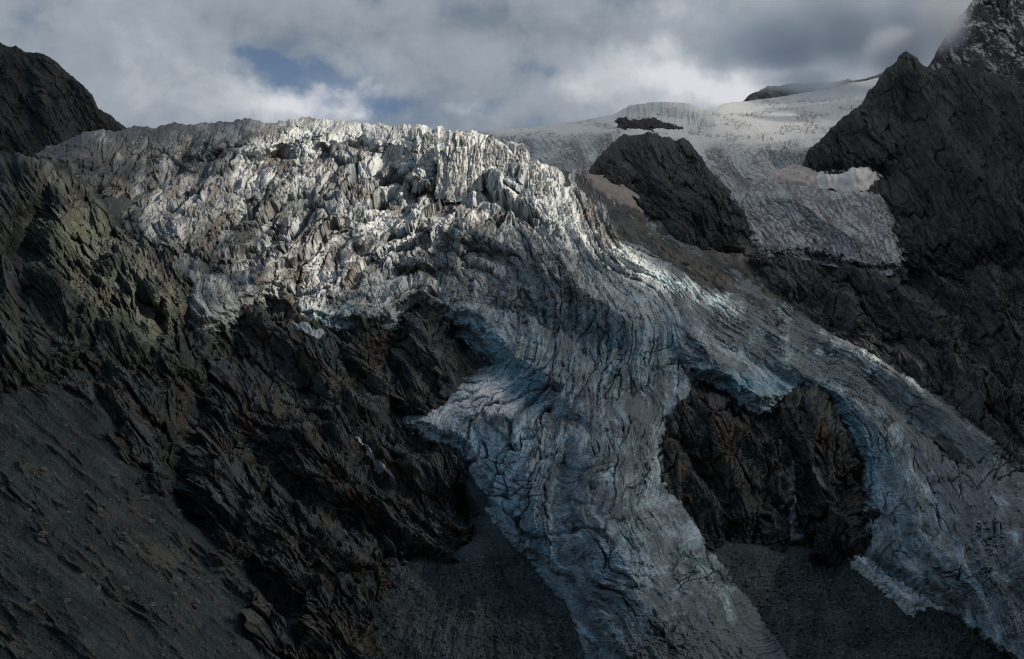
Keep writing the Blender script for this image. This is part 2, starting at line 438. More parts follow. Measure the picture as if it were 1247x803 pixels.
# ================================================================ GLACIER
amp_blocks = Field([(60,170,3),(200,160,3.5),(200,240,4.5),(350,160,4),(350,240,8.5),(450,200,8),(540,200,6),(600,230,9),(680,280,10),(500,300,8),(400,320,8),(280,330,6),(250,380,5),
 (600,380,7),(700,380,7),(650,450,6),(760,420,5),(560,490,2),(640,520,6),(650,580,6),(720,620,2.5),(760,700,1.6),(850,720,1.4),(700,680,3),(850,370,4),(950,430,4.5),(1040,480,5),(1100,600,3.5),
 (1150,700,2),(1200,620,3),(900,350,2.5),(1100,470,3)], 0.3)
dirt_f = Field([(60,170,1.0),(110,190,1.0),(110,220,1.1),(170,175,.7),(200,160,.55),(200,240,.50),(210,330,.65),(330,160,.22),(330,250,.32),(450,180,.15),(440,230,.45),(540,200,.05),(600,230,.02),(650,260,.0),(700,270,.05),(735,300,-.1),(500,300,.35),(400,330,.3),(280,330,.40),(250,380,.35),
 (330,290,.55),(600,380,.22),(650,350,.35),(700,400,.35),(650,450,.25),(760,420,.45),(560,490,.12),(640,540,.25),(600,560,.2),(720,600,.40),(760,700,.42),(850,720,.5),(660,680,.30),(700,740,.55),(850,370,.40),(900,340,.55),(950,430,.42),(1040,480,.35),(1100,600,.35),
 (1150,700,.4),(1200,620,.6),(1100,470,.6),(1200,560,.7),(770,262,.7),(820,305,.75),(800,335,.15),(820,480,.4),(930,760,.7)], 0.1)

def ice_D(px, py):
    wx = 7 * fbm(px / 16, py / 16, 4, 51, gain=0.6); wy = 7 * fbm(px / 16, py / 16, 4, 52, gain=0.6)
    s = sdist(ICE, px + wx, py + wy)
    mr = ldist(MARGIN, px, py)
    T = 0.25 + 0.75 * np.maximum(sstep(20, 90, mr), sstep(700, 640, px))
    T = T * (0.35 + 0.65 * np.maximum(sstep(720, 640, py), sstep(1000, 1060, px) * sstep(760, 690, py)))
    d = D0(px, py) - T * (34 * sstep(0, 16 + 30 * (1 - T), s) + 20 * sstep(10, 70, s)) + 45 * sstep(1, -14, s)
    av, cv = FA(px, py), FC(px, py)
    upv = sstep(480, 330, py) * sstep(860, 740, px)
    d = d - (12 + 16 * upv) * (ridged(av / 210 + 0.4 * wx / 7, cv / 50, 5, 53, gain=0.55) - 0.4) * sstep(0, 30, s)
    # crest wall: nearly upright face under the rim, bench at its foot
    wall = sstep(110, 190, px) * sstep(585, 520, px)
    foot = np.interp(px, [100, 200, 300, 360, 420, 480, 540], [190, 192, 188, 180, 178, 184, 200])
    d = d - 36 * wall * np.exp(-np.abs((py - foot + 22) / 17) ** 2) + 16 * wall * np.exp(-((py - foot - 6) / 9) ** 2)
    d = d + groove([
        (-46, 16, [(505,215),(540,195),(560,180)]), (40, 12, [(500,245),(540,232),(575,222)]),
        (34, 12, [(470,200),(505,232),(530,240)]),
        (40, 13, [(235,178),(215,205),(180,216)]), (30, 9, [(345,185),(290,205),(235,215)]), (28, 8, [(440,175),(380,195),(340,205)]),
        (-26, 18, [(430,250),(360,300),(300,345),(258,370)]), (26, 11, [(330,282),(290,285),(260,300)]), (-22, 13, [(320,225),(250,255),(185,300)]),
        (24, 9, [(330,245),(270,275),(225,305)]),(24, 9, [(370,255),(310,295),(280,330)]),
        (26, 9, [(420,290),(385,330),(350,350)]),
        (26, 15, [(490,310),(480,325),(500,340)]), (-24, 20, [(560,270),(620,300),(700,350),(760,380)]), (14, 12, [(600,300),(660,330),(720,370)]),
        (-40, 18, [(640,225),(690,270),(735,305),(760,310)]), (30, 20, [(760,290),(790,300),(860,345)]),
        (-32, 16, [(745,308),(800,330),(890,378),(960,420)]), (-30, 16, [(1000,410),(1050,430),(1100,465),(1210,545)]),
        (38, 30, [(700,390),(760,430),(820,470)]), (-46, 26, [(590,285),(680,325),(760,385)]), (-30, 26, [(255,340),(250,385)]), (30, 9, [(165,300),(240,318),(330,300)]), (-26, 9, [(300,348),(345,308)]), (-50, 22, [(835,400),(880,440)]), (26, 8, [(430,300),(470,330),(520,330)]), (-30, 14, [(450,330),(510,350),(560,350)]), (34, 18, [(640,380),(700,420),(760,470),(800,500)]), (-30, 26, [(580,400),(640,440),(690,470),(720,520)]),
        (26, 12, [(1060,470),(1110,510),(1180,570)]), (-24, 16, [(960,440),(1040,490),(1085,540),(1110,600)]),
        (24, 12, [(880,420),(950,460),(1010,490)]),
        (-34, 60, [(720,560),(740,640),(790,740)]), (-20, 34, [(640,540),(640,620),(680,700)]), (22, 12, [(690,540),(680,600),(690,640)]),
        (26, 16, [(625,480),(690,510),(740,530)]), (-26, 30, [(1100,620),(1150,690),(1220,770)]), (20, 10, [(1070,560),(1085,620),(1110,680)]),
        (18, 12, [(850,560),(860,620),(900,690)]),
    ], px, py)
    return d

def ice_micro(PX, PY, P):
    w1 = fbm(PX / 80, PY / 80, 3, 61, gain=0.42); w2 = fbm(PX / 80, PY / 80, 3, 62, gain=0.42)
    j1 = fbm(PX / 9, PY / 9, 3, 95); j2 = fbm(PX / 9, PY / 9, 3, 96)
    a = FA(PX, PY) + 22 * w1; c = FC(PX, PY) + 20 * w2
    A = np.clip(amp_blocks(PX, PY), 1, 12)
    up = sstep(480, 330, PY) * sstep(840, 720, PX)              # broken icefall, against smoother tongue
    low = 1 - up
    chaos = np.clip(sstep(3.5, 8.5, A), 0, 1)
    blk, e1, r1 = facets(a / 85 + 0.06 * j2, c / 26 + 0.12 * j1, 63, 2.2)
    blk2, e2, s1 = facets(a / 34 + 0.5 * w2 + 0.10 * j1, c / 13.0 + 0.16 * j2, 64, 2.2)
    blk3, e3, t1 = facets(PX / 11.0 + 1.3 * w1, PY / 8.5 + w2, 65, 2.4)
    blk4, e4, v1 = facets(PX / 4.6 + w2, PY / 3.8, 75, 2.2)
    crk = np.exp(-(e1 / 0.06) ** 2); crk2 = np.exp(-(e2 / 0.075) ** 2); crk3 = np.exp(-(e3 / 0.12) ** 2)
    rid = ridged(a / 150, c / 26, 6, 66, gain=0.6)
    rid2 = ridged(a / 90, c / 9, 5, 67, gain=0.62)
    iso = ridged(PX / 34, PY / 26, 6, 76, gain=0.62)
    cre = np.abs(perlin(a / 62 + 0.6 * w2, c / 16 + 0.5 * w1 + 0.10 * j1, 68))
    cre = np.exp(-(cre / 0.040) ** 2) * sstep(-0.12, 0.22, fbm(a / 45, c / 30, 4, 69))
    xcr = np.abs(perlin(a / 14 + 0.7 * w2 + 0.10 * j2, c / 40, 70))
    xcr = np.exp(-(xcr / 0.06) ** 2) * sstep(0.0, 0.3, fbm(a / 50, c / 50, 3, 71))
    og = ridged(a / 7 + 0.6 * w2, c / 150, 4, 72)
    fine = fbm(PX / 5.0, PY / 5.0, 5, 73, gain=0.75)
    wall = sstep(100, 180, PX) * sstep(590, 540, PX) * sstep(40, 18, PY - interp(CREST)(PX))
    flute = ridged(PX / 22 + 0.5 * w1, PY / 70, 5, 74, gain=0.55)
    lines = ridged(a / 150 + 0.3 * w2, c / 6.5, 4, 91, gain=0.6)
    arcs = ridged(a / 5.5 + 0.8 * w2, c / 120, 4, 92, gain=0.6)
    blk5, e5, v5 = facets(a / 9.0, c / 5.0, 94, 2.2)
    # left and middle of the icefall: big blocks and long crests slanting up to the right
    bx, by = PX + 26 * w1 + 3 * j1, PY + 26 * w2 + 3 * j2
    rub = sstep(0.0, 0.35, fbm(PX / 55, PY / 38, 3, 105))                 # fields of small rubble between the blocks
    def blocks(deg, sd):
        al = np.radians(deg)
        bp = bx * np.cos(al) + by * np.sin(al); bq = -bx * np.sin(al) + by * np.cos(al)
        big0, E0, R0 = facets(bp / 120, bq / 46, sd + 10, 2.2)
        big_, E1, R1 = facets(bp / 58, bq / 22, sd + 1, 2.6)
        mid_, E2, R2 = facets(bp / 25, bq / 11.5, sd + 2, 2.6)
        sml_, E3, R3 = facets(bp / 9.5, bq / 5.6, sd + 3, 2.4)
        K1 = np.exp(-(E1 / 0.075) ** 2); K2 = np.exp(-(E2 / 0.10) ** 2)
        bed_ = bq / 26.0 + 0.7 * w1 + 0.12 * j2
        kf = np.floor(bed_); tt = bed_ - kf
        crest_ = np.where(tt < 0.68, tt / 0.68, (1 - tt) / 0.32) * (0.1 + 1.5 * ((_hash(kf, np.floor(bp / 75 + 0.4 * kf), sd + 4) & 255) / 255.0))
        varied = 0.45 + 1.1 * sstep(-0.25, 0.3, fbm(PX / 80, PY / 50, 3, sd + 5))
        h_ = A * (1.3 * big0 + 0.95 * big_ * varied + 0.36 * mid_ * (0.4 + 0.7 * rub) + 0.16 * sml_ * (0.25 + 1.0 * rub) + 0.10 * blk4 * rub + 0.9 * (crest_ - 0.5) * varied + 0.5 * (iso - 0.4)) - (2.0 + 0.65 * A) * K1 * varied - (1 + 0.25 * A) * K2
        return h_, K1, K2, R1, R2
    ha, K1a, K2a, R1a, R2a = blocks(-33, 101)
    hb, K1b, K2b, R1b, R2b = blocks(38, 131)
    bl_ = sstep(530, 590, PX + 30 * w1)
    hs, K1, K2, R1, R2 = [u_ * (1 - bl_) + v_ * bl_ for u_, v_ in ((ha, hb), (K1a, K1b), (K2a, K2b), (R1a, R1b), (R2a, R2b))]
    slant = sstep(740, 640, PX + 0.5 * (PY - 250)) * sstep(400, 320, PY + 25 * w2)
    hf = A * (0.60 * blk * (0.30 + 0.70 * up) + 0.30 * blk2 * (0.3 + 0.7 * up) + 0.16 * blk3 * (0.1 + chaos) * (0.4 + rub) + 0.09 * blk4 * (0.1 + chaos) + 0.07 * blk5
             + 0.9 * (rid - 0.4) * (0.5 + 0.5 * low) + 0.22 * (rid2 - 0.4) + 0.9 * chaos * (iso - 0.4))
    pl = sstep(-0.06, 0.22, fbm(PX / 60, PY / 60, 3, 106) + 0.5 * np.exp(-(((PX - 640) / 100) ** 2 + ((PY - 580) / 85) ** 2)) + 0.4 * np.exp(-(((PX - 1085) / 50) ** 2 + ((PY - 610) / 80) ** 2)) + 0.25 * np.exp(-(((PX - 700) / 90) ** 2 + ((PY - 440) / 60) ** 2)))     # where the tongue is cut by open crevasses
    cw = np.maximum(up, pl)
    hf = hf - (2.0 + 0.45 * A) * (crk * 0.8 + 0.5 * crk2 * (0.3 + 0.7 * sstep(-0.1, 0.2, w1))) * (0.15 + 0.85 * cw) - 6.0 * cre * (0.08 + 0.92 * pl) * (0.4 + 0.6 * low) - 3.0 * xcr * (0.1 + 0.9 * cw) - 1.2 * chaos * crk3
    hf = hf + low * (3.2 * (ridged(a / 70, c / 15, 5, 109, gain=0.6) - 0.4) + 1.6 * (arcs - 0.4) * sstep(-0.1, 0.25, fbm(PX / 60, PY / 60, 3, 110)))
    h = 1.3 * (hs * slant + hf * (1 - slant))
    crk = crk * (1 - slant) * (0.1 + 0.9 * cw) + K1 * slant; crk2 = crk2 * (1 - slant) * (0.1 + 0.9 * cw) + K2 * slant
    cre = cre * (1 - slant) * (0.05 + 0.95 * pl); xcr = xcr * (1 - slant) * (0.1 + 0.9 * cw)
    r1 = r1 * (1 - slant) + R1 * slant; s1 = s1 * (1 - slant) + R2 * slant
    stria = ridged(a / 240, c / 3.4 + 0.15 * j1, 3, 107, gain=0.7)
    stri2 = fbm(a / 90, c / 5.0, 4, 108, gain=0.7)
    dcr = PY - interp(CREST)(PX)
    h = h * (1 - 0.6 * wall)
    h = h + 1.0 * fine * (0.5 + 0.7 * up) + low * 1.0 * (og - 0.4) + wall * 3.5 * (flute - 0.5) * sstep(3, 14, dcr)
    kc = 0.25 + 0.45 * sstep(330, 480, PX)
    h = h * (kc + (1 - kc) * sstep(0, 14, dcr))
    return h, dict(crk=crk, crk2=crk2, crk3=crk3, cre=cre, xcr=xcr, rid=rid, rid2=rid2, r1=r1, s1=s1, t1=t1, v1=v1, a=a, c=c, up=up, fine=fine, og=og, wall=wall, w1=w1, lines=lines, arcs=arcs, low=low, stria=stria, stri2=stri2, slant=slant, rub=rub)

def ice_col(PX, PY, P, N, h, x):
    dirt = dirt_f(PX, PY)
    n1 = fbm(x['a'] / 140, x['c'] / 16, 5, 81, gain=0.6)
    n2 = fbm(PX / 22, PY / 22, 5, 82, gain=0.65)
    n3 = fbm(PX / 3.2, PY / 3.2, 3, 83, gain=0.8)
    up_face = np.clip(N[..., 2], 0, 1)                      # debris lies where the ice is flat enough to hold it
    d = dirt + 0.75 * n1 + 0.65 * n2 + 0.40 * n3 + 0.45 * (up_face - 0.62) + 0.3 * (x['r1'] - 0.5) + 0.2 * (x['s1'] - 0.5) + 0.2 * (x['t1'] - 0.5)
    band = np.exp(-(ldist([(150,300),(240,318),(330,302),(400,275)], PX, PY) / 11) ** 2) + np.exp(-(ldist([(420,225),(480,245),(560,250),(640,265)], PX, PY) / 9) ** 2) + 0.8 * np.exp(-(ldist([(560,275),(640,300),(720,345)], PX, PY) / 8) ** 2) + 0.6 * np.exp(-(ldist([(540,330),(620,370),(720,415)], PX, PY) / 12) ** 2) + 0.7 * np.exp(-(ldist([(660,475),(740,470),(800,480)], PX, PY) / 12) ** 2) + np.exp(-(ldist([(520,505),(560,500),(640,515),(700,510)], PX, PY) / 9) ** 2) + np.exp(-(ldist([(95,195),(120,220),(140,240)], PX, PY) / 20) ** 2)
    for ln_ in ([(180,216),(215,205),(235,190)], [(215,235),(290,207),(345,190)], [(340,207),(380,197),(440,178)], [(260,302),(290,287),(330,284)], [(225,306),(270,277),(330,248)], [(280,332),(310,297),(370,258)], [(350,350),(385,330),(420,290)], [(430,300),(470,325),(520,330)], [(470,203),(505,234),(540,242)], [(590,262),(640,262),(690,290)]):
        band = band + 0.9 * np.exp(-(ldist(ln_, PX + 12 * x['w1'], PY) / 6.5) ** 2)
    d = d + 0.55 * np.clip(band, 0, 1.4) * sstep(-0.35, 0.15, n2 + n3 * 0.5)
    apr = sstep(-4, 12, sdist([(505,512),(530,492),(556,470),(590,456),(622,462),(640,485),(628,505),(590,508),(556,505),(530,518)], PX + 9 * n2, PY + 9 * n2))
    d = d - 0.8 * apr
    mrg = np.exp(-(ldist(MARGIN, PX, PY) / 42) ** 2)
    foot = sstep(700, 770, PY) * np.maximum(sstep(860, 930, PX) * sstep(1010, 960, PX), sstep(710, 670, PX))
    d = d + 0.55 * mrg * sstep(-0.45, 0.1, n2) + 0.7 * foot
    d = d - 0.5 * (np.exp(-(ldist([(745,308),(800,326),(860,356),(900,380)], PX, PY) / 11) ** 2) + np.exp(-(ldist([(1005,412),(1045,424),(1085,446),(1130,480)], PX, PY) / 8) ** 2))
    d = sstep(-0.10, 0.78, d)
    clean = np.array([0.58, 0.62, 0.645])
    c = flat(PX.shape, clean)
    c = mix(c, (0.44, 0.56, 0.63), x['low'] * 0.8 * (1 - apr)); c = mix(c, (0.80, 0.82, 0.83), apr * 0.95)
    c *= (0.9 + 0.2 * x['v1'] + 0.2 * n3)[..., None]
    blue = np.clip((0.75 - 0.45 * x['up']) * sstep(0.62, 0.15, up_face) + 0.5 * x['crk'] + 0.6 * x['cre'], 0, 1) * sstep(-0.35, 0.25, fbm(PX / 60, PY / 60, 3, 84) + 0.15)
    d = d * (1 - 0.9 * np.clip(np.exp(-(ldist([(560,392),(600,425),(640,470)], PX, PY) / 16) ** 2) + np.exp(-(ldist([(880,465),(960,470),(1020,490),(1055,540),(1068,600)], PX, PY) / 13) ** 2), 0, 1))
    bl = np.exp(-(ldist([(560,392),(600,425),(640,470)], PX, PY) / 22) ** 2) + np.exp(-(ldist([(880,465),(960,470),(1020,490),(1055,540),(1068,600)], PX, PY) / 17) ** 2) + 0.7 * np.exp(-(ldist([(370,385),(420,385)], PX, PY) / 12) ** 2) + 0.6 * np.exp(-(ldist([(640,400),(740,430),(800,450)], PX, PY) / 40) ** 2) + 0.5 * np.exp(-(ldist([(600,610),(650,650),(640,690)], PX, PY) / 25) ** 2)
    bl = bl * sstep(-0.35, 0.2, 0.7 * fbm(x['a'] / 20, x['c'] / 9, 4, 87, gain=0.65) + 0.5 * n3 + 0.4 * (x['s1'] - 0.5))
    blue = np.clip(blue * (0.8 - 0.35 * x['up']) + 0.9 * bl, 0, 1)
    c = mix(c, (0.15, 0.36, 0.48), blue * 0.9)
    d = d * (1 - 0.08 * x['low'])
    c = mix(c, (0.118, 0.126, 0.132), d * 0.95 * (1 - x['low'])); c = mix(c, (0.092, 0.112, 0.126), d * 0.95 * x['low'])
    sandy = sstep(0.1, 0.4, fbm(PX / 35, PY / 35, 3, 86)) * d * x['up']
    c = mix(c, (0.30, 0.26, 0.22), sandy * 0.5)
    c = c * (1 + x['low'] * (0.65 * x['stri2'] - 0.45 * (sstep(0.45, 0.8, x['stria']) - 0.3)))[..., None]
    ln = sstep(0.55, 0.74, x['lines'] + 0.12 * n3) * sstep(-0.25, 0.25, n2 + 0.4 * n1) * (1 - 0.65 * x['up'])
    ac = sstep(0.55, 0.78, x['arcs'] + 0.12 * n3) * sstep(-0.2, 0.3, fbm(PX / 50, PY / 50, 3, 93)) * x['low']
    c = mix(c, (0.085, 0.088, 0.092), np.clip(0.55 * ln + 0.50 * ac, 0, 0.85))
    grit = sstep(0.25, 0.6, n3 + 0.5 * n2)
    c = mix(c, (0.09, 0.088, 0.085), grit * np.clip(0.25 + d, 0, 1) * 0.7)
    c = mix(c, (0.085, 0.088, 0.092), np.clip(0.7 * x['cre'] + 0.5 * x['xcr'] + 0.6 * x['crk'] + 0.3 * x['crk2'], 0, 0.85) * (1 - 0.55 * x['up']))     # shade of the cuts darkened into the colour, along with grit
    return c
def ice_keep(px, py):
    return sdist(ICE, px, py) > -22
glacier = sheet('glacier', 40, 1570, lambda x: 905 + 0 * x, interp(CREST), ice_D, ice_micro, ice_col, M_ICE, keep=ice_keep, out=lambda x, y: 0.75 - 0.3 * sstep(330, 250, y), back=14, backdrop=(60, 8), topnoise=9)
tag(glacier, 'broken blue grey icefall and tongue spilling down between the dark cliffs', 'glacier')

# ================================================================ ROCK: left cliff
def cliff_l_D(px, py):
    wx = 6 * fbm(px / 18, py / 18, 3, 151); s = sdist(CLIFF_L, px + wx, py + wx)
    d = D0(px, py) - 62 * sstep(-14, 44, s) + 45 * sstep(8, -45, s)
    return d + groove([(-45, 26, [(45,205),(95,262),(150,300),(215,360)]), (-30, 20, [(72,235),(60,300),(75,380)]), (60, 18, [(28,300),(38,260),(60,225)]), (46, 26, [(28,330),(28,400)]),
                       (26, 12, [(150,330),(120,380),(105,430)]), (24, 10, [(180,340),(165,400)]), (22, 8, [(215,350),(190,380),(185,430)])], px, py)
o = sheet('rock_cliff', -330, 285, lambda x: np.interp(x, [-330, 20, 285], [600, 490, 480]), interp([(-330,165),(28,190),(80,200),(150,240),(285,320)]), cliff_l_D,
          lambda X, Y, P: rock_relief(X, Y, 52, 0.8, 100, 0.72, 1.5), rock_colour((0.112, 0.126, 0.114), 0.10, 100, pale=0.45), M_ROCK,
          keep=lambda x, y: sdist(CLIFF_L, x, y) > -40, back=8, backdrop=(20, 14), topnoise=6)
tag(o, 'tall grey green rock cliff at the far left, catching weak sun beside the ice', 'cliff')

# ================================================================ ROCK: cliff below the icefall
def cliff_c_D(px, py):
    wx = 6 * fbm(px / 18, py / 18, 3, 161); s = sdist(CLIFF_C, px + wx, py - wx)
    d = D0(px, py) - 24 * sstep(-20, 60, s) + 45 * sstep(8, -45, s)
    return d + groove([(60, 16, [(268,425),(240,490),(222,545),(216,610),(235,660)]), (-30, 20, [(300,470),(380,540),(470,590),(570,640)]), (-34, 24, [(265,560),(330,620),(430,680)]),
                       (34, 15, [(300,540),(380,610),(460,650)]), (95, 16, [(560,415),(595,440),(622,452)]), (-30, 16, [(505,378),(520,420),(545,460)]), (34, 12, [(488,400),(470,450),(480,500)]),
                       (-26, 18, [(300,372),(330,400),(420,440)]), (30, 12, [(400,410),(440,470),(500,520)]), (-26, 16, [(430,410),(470,470),(520,500)]), (40, 12, [(570,600),(588,640),(580,672)]),
                       (-24, 20, [(350,690),(400,750),(440,800)]), (26, 14, [(300,690),(350,740),(380,800)]), (26, 12, [(440,560),(500,600),(560,610)])], px, py)
o = sheet('rock_cliff', 90, 650, lambda x: 860 + 0 * x, interp([(90,405),(225,375),(322,325),(420,370),(512,345),(650,400)]), cliff_c_D,
          lambda X, Y, P: rock_relief(X, Y, 42, 0.95, 200, 0.82, 1.3), rock_colour((0.098, 0.116, 0.118), 0.5, 200, pale=0.3), M_ROCK,
          keep=lambda x, y: sdist(CLIFF_C, x, y) > -40)
tag(o, 'broad black and rust brown cliff with slanting beds under the icefall', 'cliff')

# ================================================================ ROCK: right-hand outcrop between the ice lobes
def out_r_D(px, py):
    wx = 5 * fbm(px / 16, py / 16, 3, 171); s = sdist(OUT_R, px + wx, py - wx)
    d = D0(px, py) - 26 * sstep(-16, 44, s) + 40 * sstep(6, -36, s)
    return d + groove([(26, 9, [(938,500),(955,555),(968,610),(976,660)]), (-50, 24, [(985,500),(1005,560),(1015,620),(1010,655)]), (22, 9, [(1000,540),(985,600),(990,660)]), (-34, 22, [(860,490),(885,550),(915,620)]),
                       (34, 9, [(842,470),(860,465),(900,492),(935,500)]), (30, 10, [(830,540),(860,590),(890,640)]), (40, 10, [(1040,540),(1052,590),(1054,650)])], px, py)
o = sheet('rock_outcrop', 790, 1085, lambda x: 695 + 0 * x, interp([(790,480),(850,435),(930,465),(1010,465),(1085,540)]), out_r_D,
          lambda X, Y, P: rock_relief(X, Y, 68, 0.8, 330, 0.75, 1.1), rock_colour((0.084, 0.094, 0.096), 0.5, 330, pale=0.25), M_ROCK,
          keep=lambda x, y: sdist(OUT_R, x, y) > -40)
tag(o, 'steep brown black rock dome between the two ice lobes, with a waterfall', 'rock outcrop')

# ================================================================ ROCK: dark island in the upper ice
def nun_D(px, py):
    s = sdist(NUN, px, py)
    d = D0(px, py) - 60 * sstep(2, 60, s)
    tp = interp([(700,240),(716,212),(745,172),(785,152),(838,160),(868,208),(916,280),(930,300)])(px)
    d = d - 20 * sstep(-6, 60, s) + 40 * sstep(4, -26, s)
    return d + groove([(-34, 18, [(785,155),(800,200),(850,260)]), (26, 14, [(760,180),(770,220),(800,260)]), (-20, 14, [(838,165),(860,220),(905,280)])], px, py)
o = sheet('rock_outcrop', 700, 932, lambda x: np.interp(x, [700, 760, 850, 932], [255, 285, 325, 330]), interp([(700,226),(716,210),(728,190),(745,174),(762,165),(775,163),(790,163),(800,162),(815,165),(838,169),(850,184),(868,208),(890,232),(912,262),(932,292)]), nun_D,
          lambda X, Y, P: rock_relief(X, Y, 50, 0.62, 400, 0.55, 1.0), rock_colour((0.050, 0.060, 0.063), 0.04, 400, pale=0.2), M_ROCK,
          back=10, backdrop=(24, 16), topnoise=5)
tag(o, 'dark pyramid of bare rock standing up out of the upper ice', 'rock outcrop')

# ================================================================ ROCK: slabs right of the glacier
def slab_D(px, py):
    wx = 9 * fbm(px / 24, py / 24, 3, 181); s = sdist(SLAB, px + wx, py - wx)
    d = D0(px, py) - 22 * sstep(-20, 50, s) + 45 * sstep(8, -45, s)
    return d + groove([(-30, 24, [(950,310),(1000,350),(1060,400)]), (30, 14, [(1010,330),(1050,360),(1100,420)]), (-34, 24, [(1090,350),(1140,390),(1190,450)]), (40, 18, [(1120,340),(1170,390),(1210,460)]),
                       (-24, 20, [(1060,350),(1085,380),(1110,410)]), (-30, 30, [(1210,360),(1260,440)])], px, py)
def slab_col(PX, PY, P, N, h, aux):
    c = rock_colour((0.066, 0.078, 0.083), 0.05, 500, pale=0.3)(PX, PY, P, N, h, aux)
    m = np.exp(-(ldist(MARGIN, PX, PY) / 48) ** 2) * sstep(-0.35, 0.15, fbm(PX / 26, PY / 16, 4, 510, gain=0.6))
    return mix(c, (0.15, 0.152, 0.155), m * 0.75) * (1 + 0.5 * m * fbm(PX / 2.6, PY / 2.2, 3, 511, gain=0.8))[..., None]
o = sheet('rock_slab', 915, 1580, lambda x: np.interp(x, [915, 1215, 1580], [420, 580, 760]), interp([(915,285),(1000,292),(1080,306),(1160,285),(1580,320)]), slab_D,
          lambda X, Y, P: rock_relief(X, Y, 44, 0.8, 500, 0.65, 1.1), slab_col, M_ROCK,
          keep=lambda x, y: sdist(SLAB, x, y) > -40)
tag(o, 'ice worn dark slabs stepping down below the upper ice tongue at right', 'rock slab')

# ================================================================ PEAKS
PR_TOP = [(960,240),(984,186),(1000,167),(1040,132),(1065,106),(1078,88),(1091,75),(1099,65),(1104,60),(1109,67),(1116,73),(1128,84),(1145,84),(1165,76),(1210,92),(1300,120),(1600,200)]
PR = Field([(960,240,2200),(985,186,2420),(1040,132,2560),(1104,63,2720),(1000,215,2260),(1060,215,2180),(1060,160,2380),(1100,120,2480),(1150,150,2330),(1210,95,2420),(1150,84,2550),(1210,200,2020),(1150,250,1960),(1210,300,1690),
            (1080,290,1870),(1000,300,1950),(1300,200,1900),(1300,130,2150),(1300,320,1560),(1600,200,1800),(1600,340,1400),(1000,340,1760),(1150,340,1660)], 0.02)
def pr_D(px, py):
    bot = np.interp(px, [972, 1000, 1040, 1100, 1200, 1580], [215, 225, 262, 330, 345, 360])
    w_ = sstep(90, 5, bot - py) * sstep(1040, 1110, px)
    return PR(px, py) * (1 - w_) + (D0(px, py) - 4) * w_ + groove([(-50, 20, [(1104,65),(1125,120),(1165,180),(1210,240)]), (-40, 16, [(1100,70),(1060,130),(1020,190),(995,205)]), (46, 22, [(1110,120),(1090,180),(1080,215)]), (-30, 16, [(1060,140),(1075,180),(1040,205)]),
                                (30, 14, [(1160,110),(1180,160),(1210,200)]), (-26, 18, [(1150,200),(1170,250),(1180,300)]), (30, 12, [(1000,212),(1040,205),(1070,212)])], px, py)
PR_KEEP = [(984,186),(1000,150),(1060,60),(1104,20),(1640,60),(1640,360),(1200,335),(1110,322),(1090,305),(1070,262),(1045,240),(1050,228),(1068,215),(1040,215),(1010,212),(990,205)]
o = sheet('mountain_peak', 972, 1580, lambda x: np.interp(x, [972, 1000, 1040, 1100, 1200, 1580], [215, 225, 262, 330, 345, 360]), interp(PR_TOP), lambda x, y: pr_D(x, y) - 14 * sstep(0, 20, sdist(PR_KEEP, x, y)) + 40 * sstep(0, -16, sdist(PR_KEEP, x, y)),
          lambda X, Y, P: rock_relief(X, Y, 58, 0.62, 600, 0.55, 1.1), rock_colour((0.037, 0.046, 0.053), 0.03, 600, pale=0.22), M_ROCK,
          keep=lambda x, y: sdist(PR_KEEP, x, y) > -16, back=12, backdrop=(30, 20), topnoise=10)
tag(o, 'sharp dark rock horn with a pointed summit at the right', 'mountain')

PL_TOP = [(-330,-60),(-100,10),(-30,42),(28,61),(58,66),(85,90),(100,104),(112,115),(120,132),(138,145),(156,157),(185,176)]
PLf = Field([(-330,-60,2300),(28,62,2420),(85,90,2380),(156,157,2260),(28,150,2180),(80,150,2180),(28,215,1990),(110,200,2080),(-100,200,1950),(-330,200,1850),(-100,60,2250),(180,200,2150)], 0.02)
o = sheet('mountain_peak', -330, 184, lambda x: np.interp(x, [-330, 184], [300, 215]), interp(PL_TOP), lambda x, y: PLf(x, y) + groove([(-30, 18, [(58,68),(50,120),(60,180)]), (26, 16, [(80,100),(85,150),(110,190)])], x, y),
          lambda X, Y, P: rock_relief(X, Y, 48, 0.5, 700, 0.6, 1.1), rock_colour((0.052, 0.054, 0.054), 0.08, 700, pale=0.12), M_ROCK, back=12, backdrop=(30, 20), topnoise=6)
tag(o, 'dark rounded mountain shoulder at the top left, behind the ice', 'mountain')

def hp_col(PX, PY, P, N, h, aux):
    c = rock_colour((0.05, 0.052, 0.056), 0.05, 800, pale=0.1)(PX, PY, P, N, h, aux)
    snow = sstep(0.62, 0.95, N[..., 2] + 0.9 * fbm(PX / 6, PY / 6, 4, 810, gain=0.75) + 0.5 * fbm(PX / 26, PY / 26, 3, 811))
    return mix(c, (0.62, 0.66, 0.70), snow * 0.75 * sstep(120, 60, PY))
HPf = Field([(1110,90,3500),(1165,28,3450),(1210,0,3350),(1210,80,3000),(1150,110,3200),(1300,-60,3200),(1300,100,2700),(1600,-150,3000),(1600,100,2500),(1300,200,2500)], 0.02)
o = sheet('mountain_peak', 1105, 1580, lambda x: np.interp(x, [1105, 1580], [115, 240]), interp([(1105,100),(1128,82),(1148,50),(1164,24),(1190,-8),(1230,-40),(1300,-90),(1600,-200)]), HPf,
          lambda X, Y, P: rock_relief(X, Y, 55, 0.9, 800, 0.8, 0.9), hp_col, M_ROCK, back=10, backdrop=(30, 20), topnoise=7)
tag(o, 'higher snow dusted rock wall running up into cloud at the top right corner', 'mountain')

